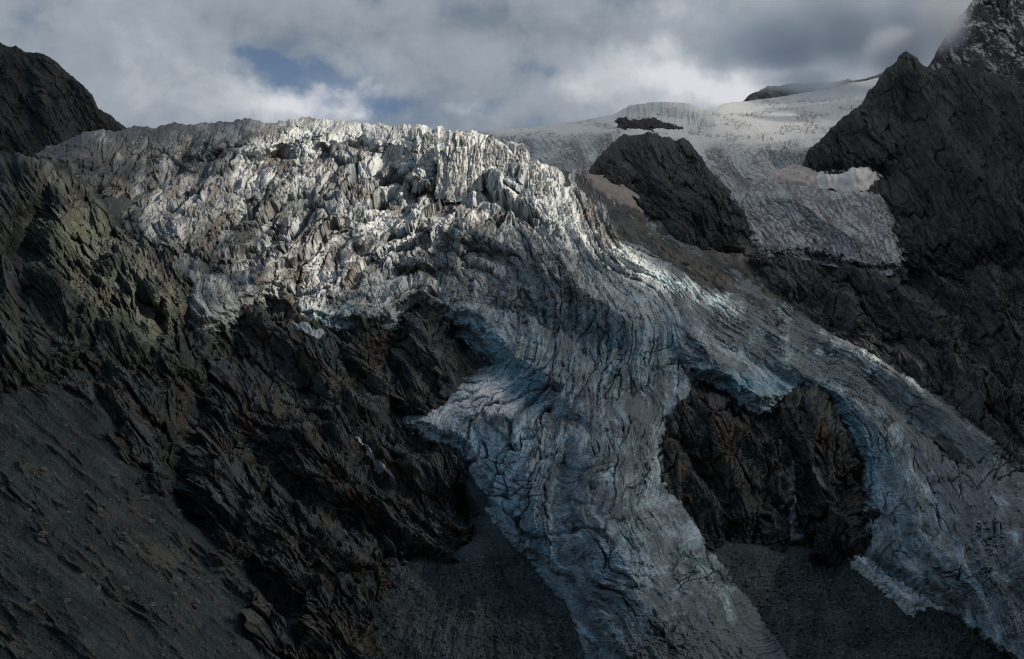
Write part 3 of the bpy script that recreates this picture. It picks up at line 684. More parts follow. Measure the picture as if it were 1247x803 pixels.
DRf = Field([(900,125,4300),(980,100,4400),(1060,95,4300),(980,130,4200),(1060,130,4200)], 0.02)
o = sheet('mountain_ridge', 905, 1075, lambda x: 132 + 0 * x, interp([(905,126),(917,112),(935,104),(960,103),(985,100),(1010,97),(1040,98),(1075,88)]), DRf,
          lambda X, Y, P: rock_relief(X, Y, 40, 1.0, 850, 0.5, 0.6), rock_colour((0.06, 0.062, 0.066), 0, 850, pale=0.1), M_ROCK, back=8, backdrop=(40, 20), topnoise=4)
tag(o, 'far grey rock ridge half hidden in cloud above the snowfield', 'ridge')

# ================================================================ UPPER ICE AND SNOW
UP = Field([(540,172,2900),(560,165,3000),(640,158,3300),(700,150,3250),(760,140,3050),(800,126,3200),(900,125,3650),(1000,110,3950),(1080,95,4050),(700,190,2550),(660,200,2350),(600,195,2450),(720,222,2230),(690,225,2180),
            (860,165,2720),(900,200,2460),(950,230,2270),(1000,280,2020),(1090,315,1800),(920,300,1960),(1000,190,2720),(1060,150,3150),(860,140,3150),(1000,330,1800),(1110,340,1720),(1130,200,2700),(1130,90,3900),(880,320,1880),(1100,260,2150)], 0.02)
TONG = [(520,140),(640,140),(760,110),(1000,80),(1160,60),(1160,180),(1040,208),(1022,214),(1036,224),(1054,238),(1075,275),(1098,305),(1092,318),(1060,322),(1020,310),(985,300),(950,302),(930,306),(918,285),(905,255),(880,225),(858,200),(840,170),(800,160),(760,165),(735,190),(725,212),(745,240),(720,245),(640,225),(520,200)]
def up_D(px, py):
    s = sdist(TONG, px + 9 * fbm(px / 14, py / 14, 4, 251, gain=0.65), py + 9 * fbm(px / 14, py / 14, 4, 252, gain=0.65))
    u = UP(px, py); w_ = sstep(217, 244, py) * sstep(830, 870, px)
    d = u * (1 - w_) + np.minimum(u, D0(px, py) - 30) * w_ - 12 * sstep(0, 40, s) + 40 * sstep(2, -14, s)
    return d + groove([(-60, 11, [(770,133),(800,130),(840,132),(860,148)]), (50, 7, [(755,150),(800,152),(835,158)]), (-40, 14, [(900,195),(960,240),(1040,290)])], px, py)
def up_micro(PX, PY, P):
    w1 = fbm(PX / 40, PY / 40, 4, 261)
    tong = sstep(168, 195, PY + 10 * w1) * sstep(835, 870, PX)
    left = sstep(800, 740, PX) * sstep(160, 175, PY)
    a = math.radians(48)
    w1 = fbm(PX / 60, PY / 60, 2, 261)
    p = PX * math.cos(a) + PY * math.sin(a) + 8 * w1; q = -PX * math.sin(a) + PY * math.cos(a) + 14 * fbm(PX / 60, PY / 60, 2, 262)
    r = ridged(p / 46, q / 7, 4, 263, gain=0.6)
    f1, f2, r1, *_ = worley(p / 14, q / 5.5, 264)
    crk = np.exp(-((f2 - f1) / 0.14) ** 2)
    x1, x2, r4, *_ = worley(PX / 9 + w1, PY / 4, 266)
    cre = np.exp(-((x2 - x1) / 0.12) ** 2)
    cliff = np.exp(-(ldist([(768,134),(800,132),(835,138),(862,150)], PX, PY) / 9) ** 2)
    fl = ridged(PX / 7, PY / 40, 3, 265)
    rough = np.clip(tong + 0.8 * left, 0, 1)
    bands = sstep(-0.05, 0.22, fbm(PX / 40, PY / 9, 4, 267, gain=0.6)) * sstep(110, 130, PY) * (1 - rough)
    h = rough * (5 * (r - 0.4) + 1.2 * (r1 - 0.5) - 2.0 * crk) + cliff * 12 * (fl - 0.5) - 6 * bands * cre + 3 * fbm(PX / 40, PY / 14, 4, 268)
    return h, dict(crk=crk, rough=rough, r=r, cliff=cliff, bands=bands, cre=cre, r1=r1, p=p, q=q)
def up_col(PX, PY, P, N, h, x):
    c = flat(PX.shape, (0.72, 0.76, 0.80))
    n = fbm(PX / 3.0, PY / 2.4, 4, 271, gain=0.75); n2 = fbm(x['p'] / 60, x['q'] / 12, 4, 272)
    ln = sstep(0.42, 0.7, ridged(x['p'] / 60, x['q'] / 4.2, 4, 274, gain=0.65) + 0.15 * n)
    d = np.clip(sstep(-0.15, 0.5, n + 0.8 * n2 + 0.35 * x['crk'] + 0.1) + 0.8 * ln, 0, 1) * np.clip(x['rough'] + 0.12, 0, 1)
    c = mix(c, (0.36, 0.41, 0.46), x['rough'] * 0.8)
    pat = fbm(PX / 26, PY / 18, 4, 276, gain=0.6)
    d = np.clip(d * (1 + 1.3 * pat) + x['rough'] * 0.3 * x['crk'] * sstep(-0.2, 0.2, pat) + 0.6 * x['rough'] * sstep(0.5, 0.75, ridged(x['p'] / 9 + 0.5 * fbm(PX / 60, PY / 60, 2, 277), x['q'] / 75, 4, 278, gain=0.6)) * sstep(-0.1, 0.25, pat), 0, 1)
    c = mix(c, (0.10, 0.11, 0.125), d * 0.9)
    c = mix(c, (0.16, 0.165, 0.18), np.clip(x['bands'] * (0.35 + x['cre']), 0, 1) * 0.8 * sstep(-0.3, 0.2, n))
    c = mix(c, (0.40, 0.47, 0.52), x['cliff'] * 0.7)
    dk = np.exp(-(ldist([(600,200),(680,195),(740,190)], PX, PY) / 22) ** 2) * sstep(-0.1, 0.2, fbm(PX / 24, PY / 8, 4, 273))
    c = mix(c, (0.13, 0.135, 0.14), dk * 0.6)
    return c
o = sheet('snowfield', 515, 1160, lambda x: np.interp(x, [515, 700, 760, 860, 900, 1000, 1110, 1160], [215, 245, 255, 300, 320, 335, 335, 200]),
          interp([(515,168),(560,163),(600,158),(650,155),(700,148),(745,140),(768,128),(800,124),(840,126),(866,136),(880,126),(920,122),(970,115),(1030,103),(1080,93),(1110,82),(1160,60)]),
          up_D, up_micro, up_col, M_ICE, keep=lambda x, y: sdist(TONG, x, y) > -16, back=10, backdrop=(60, 10), topnoise=1.5, res=1.0)
tag(o, 'pale upper snowfield narrowing into a crevassed ice tongue left of the horn', 'snowfield')

# dark band of rock under the small ice cliff
BAND = [(754,154),(766,149),(782,146),(800,146),(818,149),(833,156),(812,154),(790,154),(770,156)]
o = sheet('rock_band', 742, 845, 168, 132, lambda x, y: UP(x, y) - 11 + 40 * sstep(2, -4, sdist(BAND, x + 4 * fbm(x / 6, y / 6, 3, 281), y + 4 * fbm(x / 6, y / 6, 4, 282))), lambda X, Y, P: rock_relief(X, Y, 20, 0.3, 900, 0.4, 1.0),
          rock_colour((0.04, 0.041, 0.043), 0, 900, pale=0.1), M_ROCK, keep=lambda x, y: sdist(BAND, x, y) > -8, res=0.9)
tag(o, 'thin black rock band under the little ice cliff above the dark pyramid', 'rock band')

# ================================================================ SNOW PATCHES
def patch(name, poly, dist, relief, label, cat, col=(0.7, 0.73, 0.76), dirty=0.3, seed=0, group=None, thick=1.6, fill=0.0, mat=None, lift=0.0):
    P = np.array(poly); x0, y0 = P.min(0) - 10; x1, y1 = P.max(0) + 10
    def mm(X, Y, Q):
        s_ = sdist(poly, X + 4 * fbm(X / 7, Y / 7, 3, seed + 1), Y + 3 * fbm(X / 7, Y / 7, 3, seed + 2))
        h = relief(X, Y, Q)[0]
        hs = blur(h[..., None], int(4 + 40 * fill))[..., 0]
        return np.maximum(h * (1 - fill) + hs * fill, h * 0.7 + hs * 0.3 - 2 * fill) + thick * sstep(0, 6, s_) + 0.5 * fbm(X / 5, Y / 5, 4, seed + 3) - 7 * sstep(0.8, -4, s_), {}
    def cc(PX, PY, Pn, N, h, a):
        c = flat(PX.shape, col)
        return mix(c, (0.24, 0.21, 0.19), sstep(0.0, 0.5, fbm(PX / 9, PY / 5, 5, seed + 4, gain=0.65) + 0.1) * dirty)
    def dd(px, py):
        s_ = sdist(poly, px + 4 * fbm(px / 7, py / 7, 3, seed + 1), py + 3 * fbm(px / 7, py / 7, 3, seed + 2))
        return dist(px, py) - lift * sstep(1, 14, s_)
    o = sheet(name, x0, x1, y1, y0, dd, mm, cc, mat or M_SNOW, keep=lambda x, y: sdist(poly, x, y) > -7, res=0.8)
    tag(o, label, cat, group)
    return o
rel_pr = lambda X, Y, P: rock_relief(X, Y, 58, 0.62, 600, 0.55, 1.1)
rel_c = lambda X, Y, P: rock_relief(X, Y, 42, 0.95, 200, 0.82, 1.3)
rel_r = lambda X, Y, P: rock_relief(X, Y, 68, 0.8, 330, 0.75, 1.1)
prk = lambda x, y: pr_D(x, y) - 14
patch('snow_patch', [(945,213),(968,205),(988,210),(992,222),(970,222)], lambda x, y: np.minimum(up_D(x, y), pr_D(x, y)) - 6, lambda X, Y, P: (3 * fbm(X / 12, Y / 9, 4, 777), {}), 'pink tinged snow patch between ice tongue and the horn', 'snow patch', (0.52, 0.48, 0.48), 0.7, 20, thick=2)
patch('snow_patch', [(990,212),(1010,217),(1030,212),(1048,206),(1070,214),(1055,226),(1036,231),(1020,224),(998,218)], prk, lambda X, Y, P: rel_pr(X, Y, P), 'white snow patch lying at the foot of the horn', 'snow patch', (0.78, 0.78, 0.80), 0.25, 30, thick=5, fill=0.5, lift=16)
patch('snow_patch', [(354,392),(372,396),(392,405),(398,413),(380,410),(364,403)], cliff_c_D, rel_c, 'thin white snow streak on the cliff just under the ice edge', 'snow patch', (0.74, 0.76, 0.78), 0.2, 40, thick=5, lift=6)
patch('snow_patch', [(427,526),(438,530),(450,540),(456,553),(468,563),(479,571),(477,575),(463,569),(452,560),(446,547),(436,534)], cliff_c_D, rel_c, 'narrow winding snow streak down in the brown cliff', 'snow patch', (0.66, 0.69, 0.72), 0.25, 50, thick=5.0, lift=6)
patch('snow_patch', [(716,216),(738,218),(752,226),(772,240),(778,252),(760,246),(738,236),(722,228)], lambda x, y: nun_D(x, y) - 9, lambda X, Y, P: (3 * fbm(X / 12, Y / 9, 4, 778), {}), 'dirty snow patch beside the foot of the dark rock pyramid', 'snow patch', (0.36, 0.32, 0.30), 0.5, 60, thick=3)
fan = [(1046,668),(1060,678),(1080,700),(1110,716),(1140,732),(1152,743),(1128,737),(1112,750),(1096,740),(1082,720),(1060,706),(1036,690),(1032,676)]
patch('snow_fan', fan, lambda x, y: ground_D(x, y) - 3, lambda X, Y, P: (ground_micro(X, Y, P)[0] + 2.5 * facets(X / 5, Y / 4, 79, 2.0)[0] + 2 * fbm(X / 14, Y / 10, 4, 78), {}), 'pale avalanche cone of snow and ice rubble below the right ice lobe', 'avalanche cone', (0.80, 0.83, 0.85), 0.4, 70, thick=1.0, fill=0.1, lift=20)
M_WATER = material('falling_water', rough=0.35, spec=0.4, bump=0.3, speckle=0.3, sscale=0.3)
patch('waterfall', [(958,560),(965,560),(967,600),(972,640),(978,656),(970,656),(964,640),(960,600)], out_r_D, rel_r, 'thin white waterfall dropping down the cleft in the brown rock dome', 'waterfall', (0.34, 0.38, 0.41), 0.2, 80, thick=5, lift=5, mat=M_WATER)

# ================================================================ SERACS standing along the rim
def serac(px, py, wpx, hpx, lean, seed, label):
    D = float(ice_D(np.array([float(px)]), np.array([float(py)]))[0]) - 14
    b0 = place(np.array(float(px)), np.array(float(py)), np.array(D))
    mpp = D / 1624.0
    w, h = wpx * mpp, hpx * mpp
    nr, nz = 64, 60
    th, t = np.meshgrid(np.linspace(0, 2 * np.pi, nr, endpoint=False), np.linspace(-0.45, 1, nz))
    # square-ish plan with split, stepped top
    sq = 1 / np.maximum(np.abs(np.cos(th)), np.abs(np.sin(th))) ** 0.75
    prof = np.clip(1.06 - 0.42 * np.clip(t, 0, 1) ** 1.3, 0.1, 2) * (1 + 0.28 * np.clip(-t, 0, 1)) * np.sqrt(np.clip(1 - np.clip((t - 0.80) / 0.2, 0, 1) ** 2, 0, 1) * 0.9 + 0.1 * (t < 0.999))
    cx_, cy_ = np.cos(th) * sq, np.sin(th) * sq
    f1, e1, r1 = facets(th * 2.2 / 1.0, t * 3.0, seed, 1.4)
    f2, e2, r2 = facets(th * 5.2, t * 7.0, seed + 1, 1.6)
    rr = prof * (0.5 + 0.16 * f1 + 0.07 * f2 + 0.05 * fbm(th * 4, t * 9, 4, seed + 2)) - 0.07 * np.exp(-((e1) / 0.08) ** 2)
    tz = t + 0.10 * perlin(np.cos(th) * 1.7 + seed, np.sin(th) * 1.7, seed + 3) * np.clip(t, 0, 1)
    X = b0[0] + cx_ * rr * w + lean * t * w; Y = b0[1] + cy_ * rr * w * 1.1; Z = b0[2] + tz * h
    V = np.concatenate([np.stack([X, Y, Z], -1).reshape(-1, 3), [[X[-1].mean(), Y[-1].mean(), Z[-1].mean() + 0.02 * h]]])
    ii = np.arange(nr * nz).reshape(nz, nr); jj = np.roll(ii, -1, 1)
    Q = np.stack([ii[:-1], jj[:-1], jj[1:], ii[1:]], -1).reshape(-1, 4)
    cap_ = np.stack([ii[-1], jj[-1], np.full(nr, nr * nz), np.full(nr, nr * nz)], -1)
    n_ = fbm(th * 3, t * 8, 5, seed + 5, gain=0.65)
    c = flat(th.shape, (0.55, 0.58, 0.59)); c = mix(c, (0.30, 0.42, 0.48), sstep(0.0, 0.5, fbm(th * 2, t * 4, 3, seed + 6)) * 0.7)
    c = mix(c, (0.17, 0.16, 0.15), sstep(0.0, 0.45, n_ + 0.25 * (t > 0.75)) * 0.75)
    Cc = np.concatenate([c.reshape(-1, 3), [[0.2, 0.19, 0.18]]])
    me_ = raw_mesh('serac', V, Q, M_ICE, Cc, smooth=True)
    tag(me_, label, 'ice tower', 'ice towers along the rim of the icefall')
serac(556, 222, 24, 62, 0.10, 1001, 'tallest and widest pale ice tower on the sunlit rim of the icefall')
serac(540, 226, 15, 42, -0.05, 1011, 'slim ice tower leaning on the left side of the tallest one')
serac(578, 222, 16, 46, 0.15, 1021, 'blunt ice tower close against the right side of the tallest one')
serac(597, 205, 15, 40, 0.05, 1031, 'grey pointed ice tower just right of the sunlit cluster')
serac(612, 208, 12, 30, 0.1, 1041, 'short grey ice tower in the gap between two taller grey ones')
serac(634, 210, 16, 34, 0.05, 1051, 'grey ice tower standing apart at the right end of the rim')
serac(652, 226, 14, 28, 0.1, 1061, 'low ice block lowest down the right end of the rim')
serac(520, 200, 18, 38, 0.0, 1071, 'broad pale ice tower at the left end of the sunlit cluster')

# ================================================================ BOULDERS
rng = random.Random(7)
def boulder_mesh(seed):
    u_, v_ = np.meshgrid(np.linspace(0, 2 * np.pi, 14, endpoint=False), np.linspace(0.05, np.pi - 0.05, 9))
    f, e, r = facets(u_ * 1.1, v_ * 1.3, seed, 1.0)
    R = 1 + 0.35 * f + 0.15 * perlin(u_ * 2, v_ * 2, seed)
    V = np.stack([R * np.sin(v_) * np.cos(u_) * 1.25, R * np.sin(v_) * np.sin(u_), R * np.cos(v_) * 0.75], -1).reshape(-1, 3)
    ii = np.arange(V.shape[0]).reshape(u_.shape); jj = np.roll(ii, -1, 1)
    Q = np.stack([ii[:-1], ii[1:], jj[1:], jj[:-1]], -1).reshape(-1, 4)
    return V, Q
protos = {}
def scatter(name, n, area, dist, relief, smin, smax, tint, mat, label, group, cat):
    done = 0
    if name + group not in protos:
        protos[name + group] = []
        for k in range(3):
            V, Q = boulder_mesh(50 + k)
            protos[name + group].append((V, Q))
    first = [None, None, None]
    P = np.array(area); x0, y0 = P.min(0); x1, y1 = P.max(0)
    while done < n:
        x = rng.uniform(x0, x1); y = rng.uniform(y0, y1)
        ax, ay = np.array([x]), np.array([y])
        if sdist(area, ax, ay)[0] < 2: continue
        p0 = place(ax, ay, dist(ax, ay))[0]
        h = relief(ax, ay, None)[0][0]
        p0 = p0 + np.array([0, -0.6, 0.8]) * h
        sz = smin + (smax - smin) * rng.random() ** 2.5
        k = rng.randrange(3)
        if first[k] is None:
            V, Q = protos[name + group][k]
            o_ = raw_mesh(name, V, Q, mat, flat((len(V),), tint), smooth=False); first[k] = o_
        else:
            o_ = first[k].copy(); sc.collection.objects.link(o_)
        o_.location = p0 + np.array([0, -0.1, 0.15]) * sz; o_.scale = (sz, sz, sz); o_.rotation_euler = (rng.uniform(-.4, .4), rng.uniform(-.4, .4), rng.uniform(0, 6.28))
        tag(o_, label, cat, group)
        done += 1
sc = bpy.context.scene
scatter('boulder', 100, [(28,540),(110,500),(200,590),(330,720),(430,767),(28,767)], ground_D, ground_micro, 0.9, 2.6, (0.17, 0.17, 0.16), M_ROCK, 'small grey boulder lying on the steep scree at lower left', 'boulders on the left scree', 'boulder')
scatter('boulder', 60, [(480,705),(585,672),(640,700),(695,767),(460,767)], ground_D, ground_micro, 0.8, 2.2, (0.15, 0.15, 0.145), M_ROCK, 'small grey boulder lying on the dark debris cone at bottom centre', 'boulders on the debris cone', 'boulder')
scatter('boulder', 60, [(900,690),(1030,690),(1090,750),(1060,767),(950,767)], ground_D, ground_micro, 0.8, 2.0, (0.16, 0.16, 0.155), M_ROCK, 'small grey boulder lying on the dark debris fan at lower right', 'boulders on the right fan', 'boulder')
scatter('ice_block', 60, [(1046,676),(1080,706),(1120,730),(1140,745),(1110,752),(1075,722),(1040,696)], lambda x, y: ground_D(x, y) - 14, ground_micro, 1.0, 3.0, (0.55, 0.61, 0.65), M_SNOW, 'pale fallen ice block lying on the avalanche cone', 'ice blocks on the avalanche cone', 'ice block')

# ================================================================ CAMERA
cam = bpy.data.cameras.new('camera'); co = bpy.data.objects.new('camera', cam)
bpy.context.scene.collection.objects.link(co)
cam.sensor_width = 36; cam.lens = 18 / TANH
cam.clip_start = 1; cam.clip_end = 60000
co.rotation_euler = (math.pi / 2 + PITCH, 0, 0)
sc = bpy.context.scene
sc.camera = co

# ================================================================ VALLEY under the viewpoint
gx, gy = np.meshgrid(np.linspace(-9000, 9000, 121), np.linspace(-9000, 800, 81))
gz = -420 + 90 * fbm(gx / 900, gy / 900, 5, 950) + 0.55 * np.clip(-gy - 1200, 0, 2500) + 0.25 * np.clip(np.abs(gx) - 1500, 0, 4000)
V = np.stack([gx, gy, gz], -1).reshape(-1, 3)
ii = np.arange(gx.size).reshape(gx.shape)
Q = np.stack([ii[:-1, :-1], ii[:-1, 1:], ii[1:, 1:], ii[1:, :-1]], -1).reshape(-1, 4)
tag(raw_mesh('valley', V, Q, M_GRAVEL, flat((len(V),), (0.08, 0.08, 0.07))), 'dark valley floor below the viewpoint', 'valley', kind='structure')

# ================================================================ LIGHT
SUN = np.array([0.80, -0.28, 0.50]); SUN /= np.linalg.norm(SUN)
EL = math.asin(SUN[2]); AZ = math.atan2(SUN[0], SUN[1])
sd = bpy.data.lights.new('sun', 'SUN'); sd.energy = 4.3; sd.angle = math.radians(0.6); sd.color = (1.0, 0.86, 0.70)
so = bpy.data.objects.new('sun', sd); sc.collection.objects.link(so)
from mathutils import Vector
so.rotation_euler = Vector(SUN).to_track_quat('Z', 'Y').to_euler()

# cloud bank added out of view: thick where shade is wanted, open for sun
LIT1 = [(125,232),(190,195),(262,196),(305,172),(380,120),(520,110),(610,140),(660,186),(705,225),(738,262),(765,300),(800,314),(870,350),(905,372),(897,386),(830,360),(760,334),(715,318),(670,296),(600,276),(540,290),(490,310),(440,340),(385,396),(330,372),(300,345),(250,325),(180,290)]
LIT2 = [(1000,410),(1040,416),(1085,440),(1130,478),(1100,468),(1050,440)]
LIT3 = [(40,195),(90,225),(150,280),(215,340),(225,390),(190,420),(120,370),(60,320)]
LIT4 = [(225,330),(330,330),(480,300),(560,280),(600,300),(540,350),(470,390),(370,400),(240,400)]
LIT5 = [(90,165),(300,150),(300,175),(180,195),(110,235)]
LIT7 = [(760,100),(900,60),(1100,40),(1080,120),(1000,150),(860,140)]
LIT6 = [(880,-40),(1200,-60),(1180,80),(1080,95),(900,110)]
cs = 9.0
px, py = np.meshgrid(np.arange(-330, 1600, cs), np.arange(-150, 900, cs))
wob = 14 * fbm(px / 60, py / 60, 4, 971); wob2 = 14 * fbm(px / 60, py / 60, 4, 972)
def lit(poly, soft, amt, k=1.0):
    return amt * sstep(-soft, soft, sdist(poly, px + wob * k, py + wob2 * k))
patchy = 1 - 0.75 * sstep(0.05, 0.32, fbm(px / 62, py / 38, 4, 977)) * (1 - 0.75 * sstep(430, 520, px))
sunny = np.clip(patchy * np.maximum.reduce([lit(LIT1, 17, 1.0) * (0.5 + 0.5 * sstep(230, 360, px)), lit(LIT2, 9, 0.95, 0.2), lit(LIT3, 26, 0.62), lit(LIT4, 26, 0.30), lit(LIT5, 24, 0.30), lit(LIT6, 40, 0.02), lit(LIT7, 24, 0.34)]), 0, 1)
dens = 0.05
tau = -np.log(np.clip(sunny, 0.075, 1))
tau = np.where(sunny > 0.985, 0, tau) * (1 + 0.35 * fbm(px / 90, py / 90, 4, 973) * (sunny < 0.2))
thick = tau / dens
base = place(px, py, D0(px, py) + 1900 * sstep(180, 60, py) - 52 * sstep(-20, 60, sdist(ICE, px, py)) - 60 * sstep(-20, 60, sdist(CLIFF_L, px, py)))
mid = base + SUN * (1500 + 70 * fbm(px / 160, py / 160, 4, 974))[..., None]
edge = np.minimum.reduce([px - px.min(), px.max() - px, py - py.min(), py.max() - py])
thick = thick * sstep(0, 40, edge)
topv = mid + SUN * (thick * 0.6)[..., None]; botv = mid - SUN * (thick * 0.4)[..., None]
n = px.size
ii = np.arange(n).reshape(px.shape)
kq = np.stack([ii[:-1, :-1], ii[:-1, 1:], ii[1:, 1:], ii[1:, :-1]], -1).reshape(-1, 4)
kq = kq[(thick.reshape(-1)[kq] > 1e-3).any(1)]
V = np.concatenate([topv.reshape(-1, 3), botv.reshape(-1, 3)])
Q = np.concatenate([kq[:, ::-1], kq + n])
# close the rim
from collections import Counter
ed = np.concatenate([kq[:, [0, 1]], kq[:, [1, 2]], kq[:, [2, 3]], kq[:, [3, 0]]])
key = np.sort(ed, 1); kk = key[:, 0] * n + key[:, 1]
u, first, cnt = np.unique(kk, return_index=True, return_counts=True)
rim = ed[first[cnt == 1]]
Q = np.concatenate([Q, np.stack([rim[:, 0], rim[:, 1], rim[:, 1] + n, rim[:, 0] + n], -1)])
mc = bpy.data.materials.new('shade_cloud_vapour'); mc.use_nodes = True
nt = mc.node_tree; nt.nodes.remove(nt.nodes['Principled BSDF'])
vs = nt.nodes.new('ShaderNodeVolumeScatter'); vs.inputs['Density'].default_value = dens; vs.inputs['Color'].default_value = (0.95, 0.95, 0.96, 1)
nt.links.new(vs.outputs['Volume'], nt.nodes['Material Output'].inputs['Volume'])
used = np.unique(Q); remap = np.zeros(len(V), int); remap[used] = np.arange(len(used))
tag(raw_mesh('shade_cloud', V[used], remap[Q], mc), 'added unseen cloud bank high overhead, shaped to shade most of the slope', 'cloud', kind='stuff')

# cloud cap clinging to the high wall at the top right
def puffs(name, items, density, scale, thr, label):
    bm_v, bm_q = [], []
    allp = np.concatenate([np.array([c - r, c + r]) for c, r in items])
    lo, hi = allp.min(0), allp.max(0)
    corners = np.array([[x, y, z] for x in (lo[0], hi[0]) for y in (lo[1], hi[1]) for z in (lo[2], hi[2])])
    Qb = np.array([[0, 1, 3, 2], [4, 6, 7, 5], [0, 4, 5, 1], [2, 3, 7, 6], [0, 2, 6, 4], [1, 5, 7, 3]])
    m = bpy.data.materials.new(name); m.use_nodes = True
    t = m.node_tree; t.nodes.remove(t.nodes['Principled BSDF']); N = t.nodes; L = t.links
    geo = N.new('ShaderNodeNewGeometry')
    total = None
    for c, r in items:
        sub = N.new('ShaderNodeVectorMath'); sub.operation = 'SUBTRACT'; sub.inputs[1].default_value = c
        L.new(geo.outputs['Position'], sub.inputs[0])
        dv = N.new('ShaderNodeVectorMath'); dv.operation = 'DIVIDE'; dv.inputs[1].default_value = r
        L.new(sub.outputs['Vector'], dv.inputs[0])
        ln = N.new('ShaderNodeVectorMath'); ln.operation = 'LENGTH'; L.new(dv.outputs['Vector'], ln.inputs[0])
        mr = N.new('ShaderNodeMapRange'); mr.inputs['From Min'].default_value = 1.0; mr.inputs['From Max'].default_value = 0.35
        L.new(ln.outputs['Value'], mr.inputs['Value'])
        if total is None: total = mr.outputs['Result']
        else:
            mx = N.new('ShaderNodeMath'); mx.operation = 'MAXIMUM'; L.new(total, mx.inputs[0]); L.new(mr.outputs['Result'], mx.inputs[1]); total = mx.outputs['Value']
    nz = N.new('ShaderNodeTexNoise'); nz.inputs['Scale'].default_value = scale; nz.inputs['Detail'].default_value = 5; nz.inputs['Roughness'].default_value = 0.6
    L.new(geo.outputs['Position'], nz.inputs['Vector'])
    ad = N.new('ShaderNodeMath'); ad.operation = 'MULTIPLY_ADD'; ad.inputs[1].default_value = 2.6; ad.inputs[2].default_value = -1.3 - thr
    L.new(nz.outputs['Fac'], ad.inputs[0])
    su = N.new('ShaderNodeMath'); su.operation = 'ADD'; su.use_clamp = True; L.new(ad.outputs['Value'], su.inputs[0]); L.new(total, su.inputs[1])
    m2 = N.new('ShaderNodeMath'); m2.operation = 'MULTIPLY'; L.new(su.outputs['Value'], m2.inputs[0]); L.new(total, m2.inputs[1])
    m3 = N.new('ShaderNodeMath'); m3.operation = 'MULTIPLY'; L.new(m2.outputs['Value'], m3.inputs[0]); m3.inputs[1].default_value = density
    pv = N.new('ShaderNodeVolumePrincipled'); pv.inputs['Color'].default_value = (0.80, 0.87, 0.95, 1); pv.inputs['Anisotropy'].default_value = 0.2
    L.new(m3.outputs['Value'], pv.inputs['Density'])
    L.new(pv.outputs['Volume'], N['Material Output'].inputs['Volume'])
    return tag(raw_mesh(name, corners, Qb, m), label, 'cloud', kind='stuff')
cap = []
for (x, y, D, rx, ry, rz) in [(1040, 25, 3900, 330, 220, 190), (950, 50, 4000, 300, 180, 130), (1128, 30, 3700, 190, 240, 190), (985, 100, 4150, 250, 110, 62), (1090, 62, 3500, 120, 160, 80), (1150, 20, 3250, 90, 120, 110)]:
    cap.append((place(np.array(float(x)), np.array(float(y)), np.array(float(D))), np.array([rx, ry, rz], float)))
puffs('cloud_cap', cap, 0.026, 0.0075, 0.08, 'grey mist cap hiding the ridge and the high wall at the top right')

# ================================================================ SKY
w = bpy.data.worlds.new('World'); sc.world = w; w.use_nodes = True
nt = w.node_tree; N = nt.nodes; L = nt.links
bg = N['Background']; ST = 0.06; bg.inputs['Strength'].default_value = ST
sky = N.new('ShaderNodeTexSky'); sky.sky_type = 'NISHITA'; sky.sun_disc = False; sky.sun_elevation = EL; sky.sun_rotation = AZ; sky.altitude = 2500
tc = N.new('ShaderNodeTexCoord')
def math_(op, a, b=None, c=None, clamp=False):
    n = N.new('ShaderNodeMath'); n.operation = op; n.use_clamp = clamp
    for i, v in enumerate((a, b, c)):
        if v is None: continue
        if isinstance(v, (int, float)): n.inputs[i].default_value = v
        else: L.new(v, n.inputs[i])
    return n.outputs['Value']
sep = N.new('ShaderNodeSeparateXYZ')
wn = N.new('ShaderNodeTexNoise'); wn.inputs['Scale'].default_value = 14; wn.inputs['Detail'].default_value = 6; wn.inputs['Roughness'].default_value = 0.6; L.new(tc.outputs['Generated'], wn.inputs['Vector'])
wo = N.new('ShaderNodeVectorMath'); wo.operation = 'MULTIPLY_ADD'; wo.inputs[1].default_value = (0.11, 0.0, 0.06); wo.inputs[2].default_value = (-0.055, 0, -0.03); L.new(wn.outputs['Color'], wo.inputs[0])
wa = N.new('ShaderNodeVectorMath'); wa.operation = 'ADD'; L.new(tc.outputs['Generated'], wa.inputs[0]); L.new(wo.outputs['Vector'], wa.inputs[1])
L.new(wa.outputs['Vector'], sep.inputs[0])
zz = math_('ADD', math_('MAXIMUM', sep.outputs['Z'], 0.0), 0.10)
cmb = N.new('ShaderNodeCombineXYZ')
L.new(math_('DIVIDE', sep.outputs['X'], zz), cmb.inputs[0]); L.new(math_('DIVIDE', sep.outputs['Y'], zz), cmb.inputs[1])
def noise(scale, detail, rough, off, dist=0.0, src=None):
    mp = N.new('ShaderNodeMapping'); mp.inputs['Location'].default_value = off; L.new(src or cmb.outputs['Vector'], mp.inputs['Vector'])
    n = N.new('ShaderNodeTexNoise'); n.inputs['Scale'].default_value = scale; n.inputs['Detail'].default_value = detail; n.inputs['Roughness'].default_value = rough; n.inputs['Distortion'].default_value = dist
    L.new(mp.outputs['Vector'], n.inputs['Vector']); return n.outputs['Fac']
def spot(items):
    """soft regions of the sky, given by bearing"""
    tot = None
    for px, py, rx, ry, amt in items:
        d = place(np.array(float(px)), np.array(float(py)), np.array(1.0)); d = d / np.linalg.norm(d)
        sx, sz = rx / CX * TANH, ry / CX * TANH
        dx = math_('DIVIDE', math_('SUBTRACT', sep.outputs['X'], float(d[0])), sx)
        dz = math_('DIVIDE', math_('SUBTRACT', sep.outputs['Z'], float(d[2])), sz)
        r2 = math_('ADD', math_('MULTIPLY', dx, dx), math_('MULTIPLY', dz, dz))
        g = math_('MULTIPLY', math_('MULTIPLY', math_('EXPONENT', math_('MULTIPLY', r2, -1.0)), amt), math_('GREATER_THAN', sep.outputs['Y'], 0.0))
        tot = g if tot is None else math_('ADD', tot, g)
    return tot
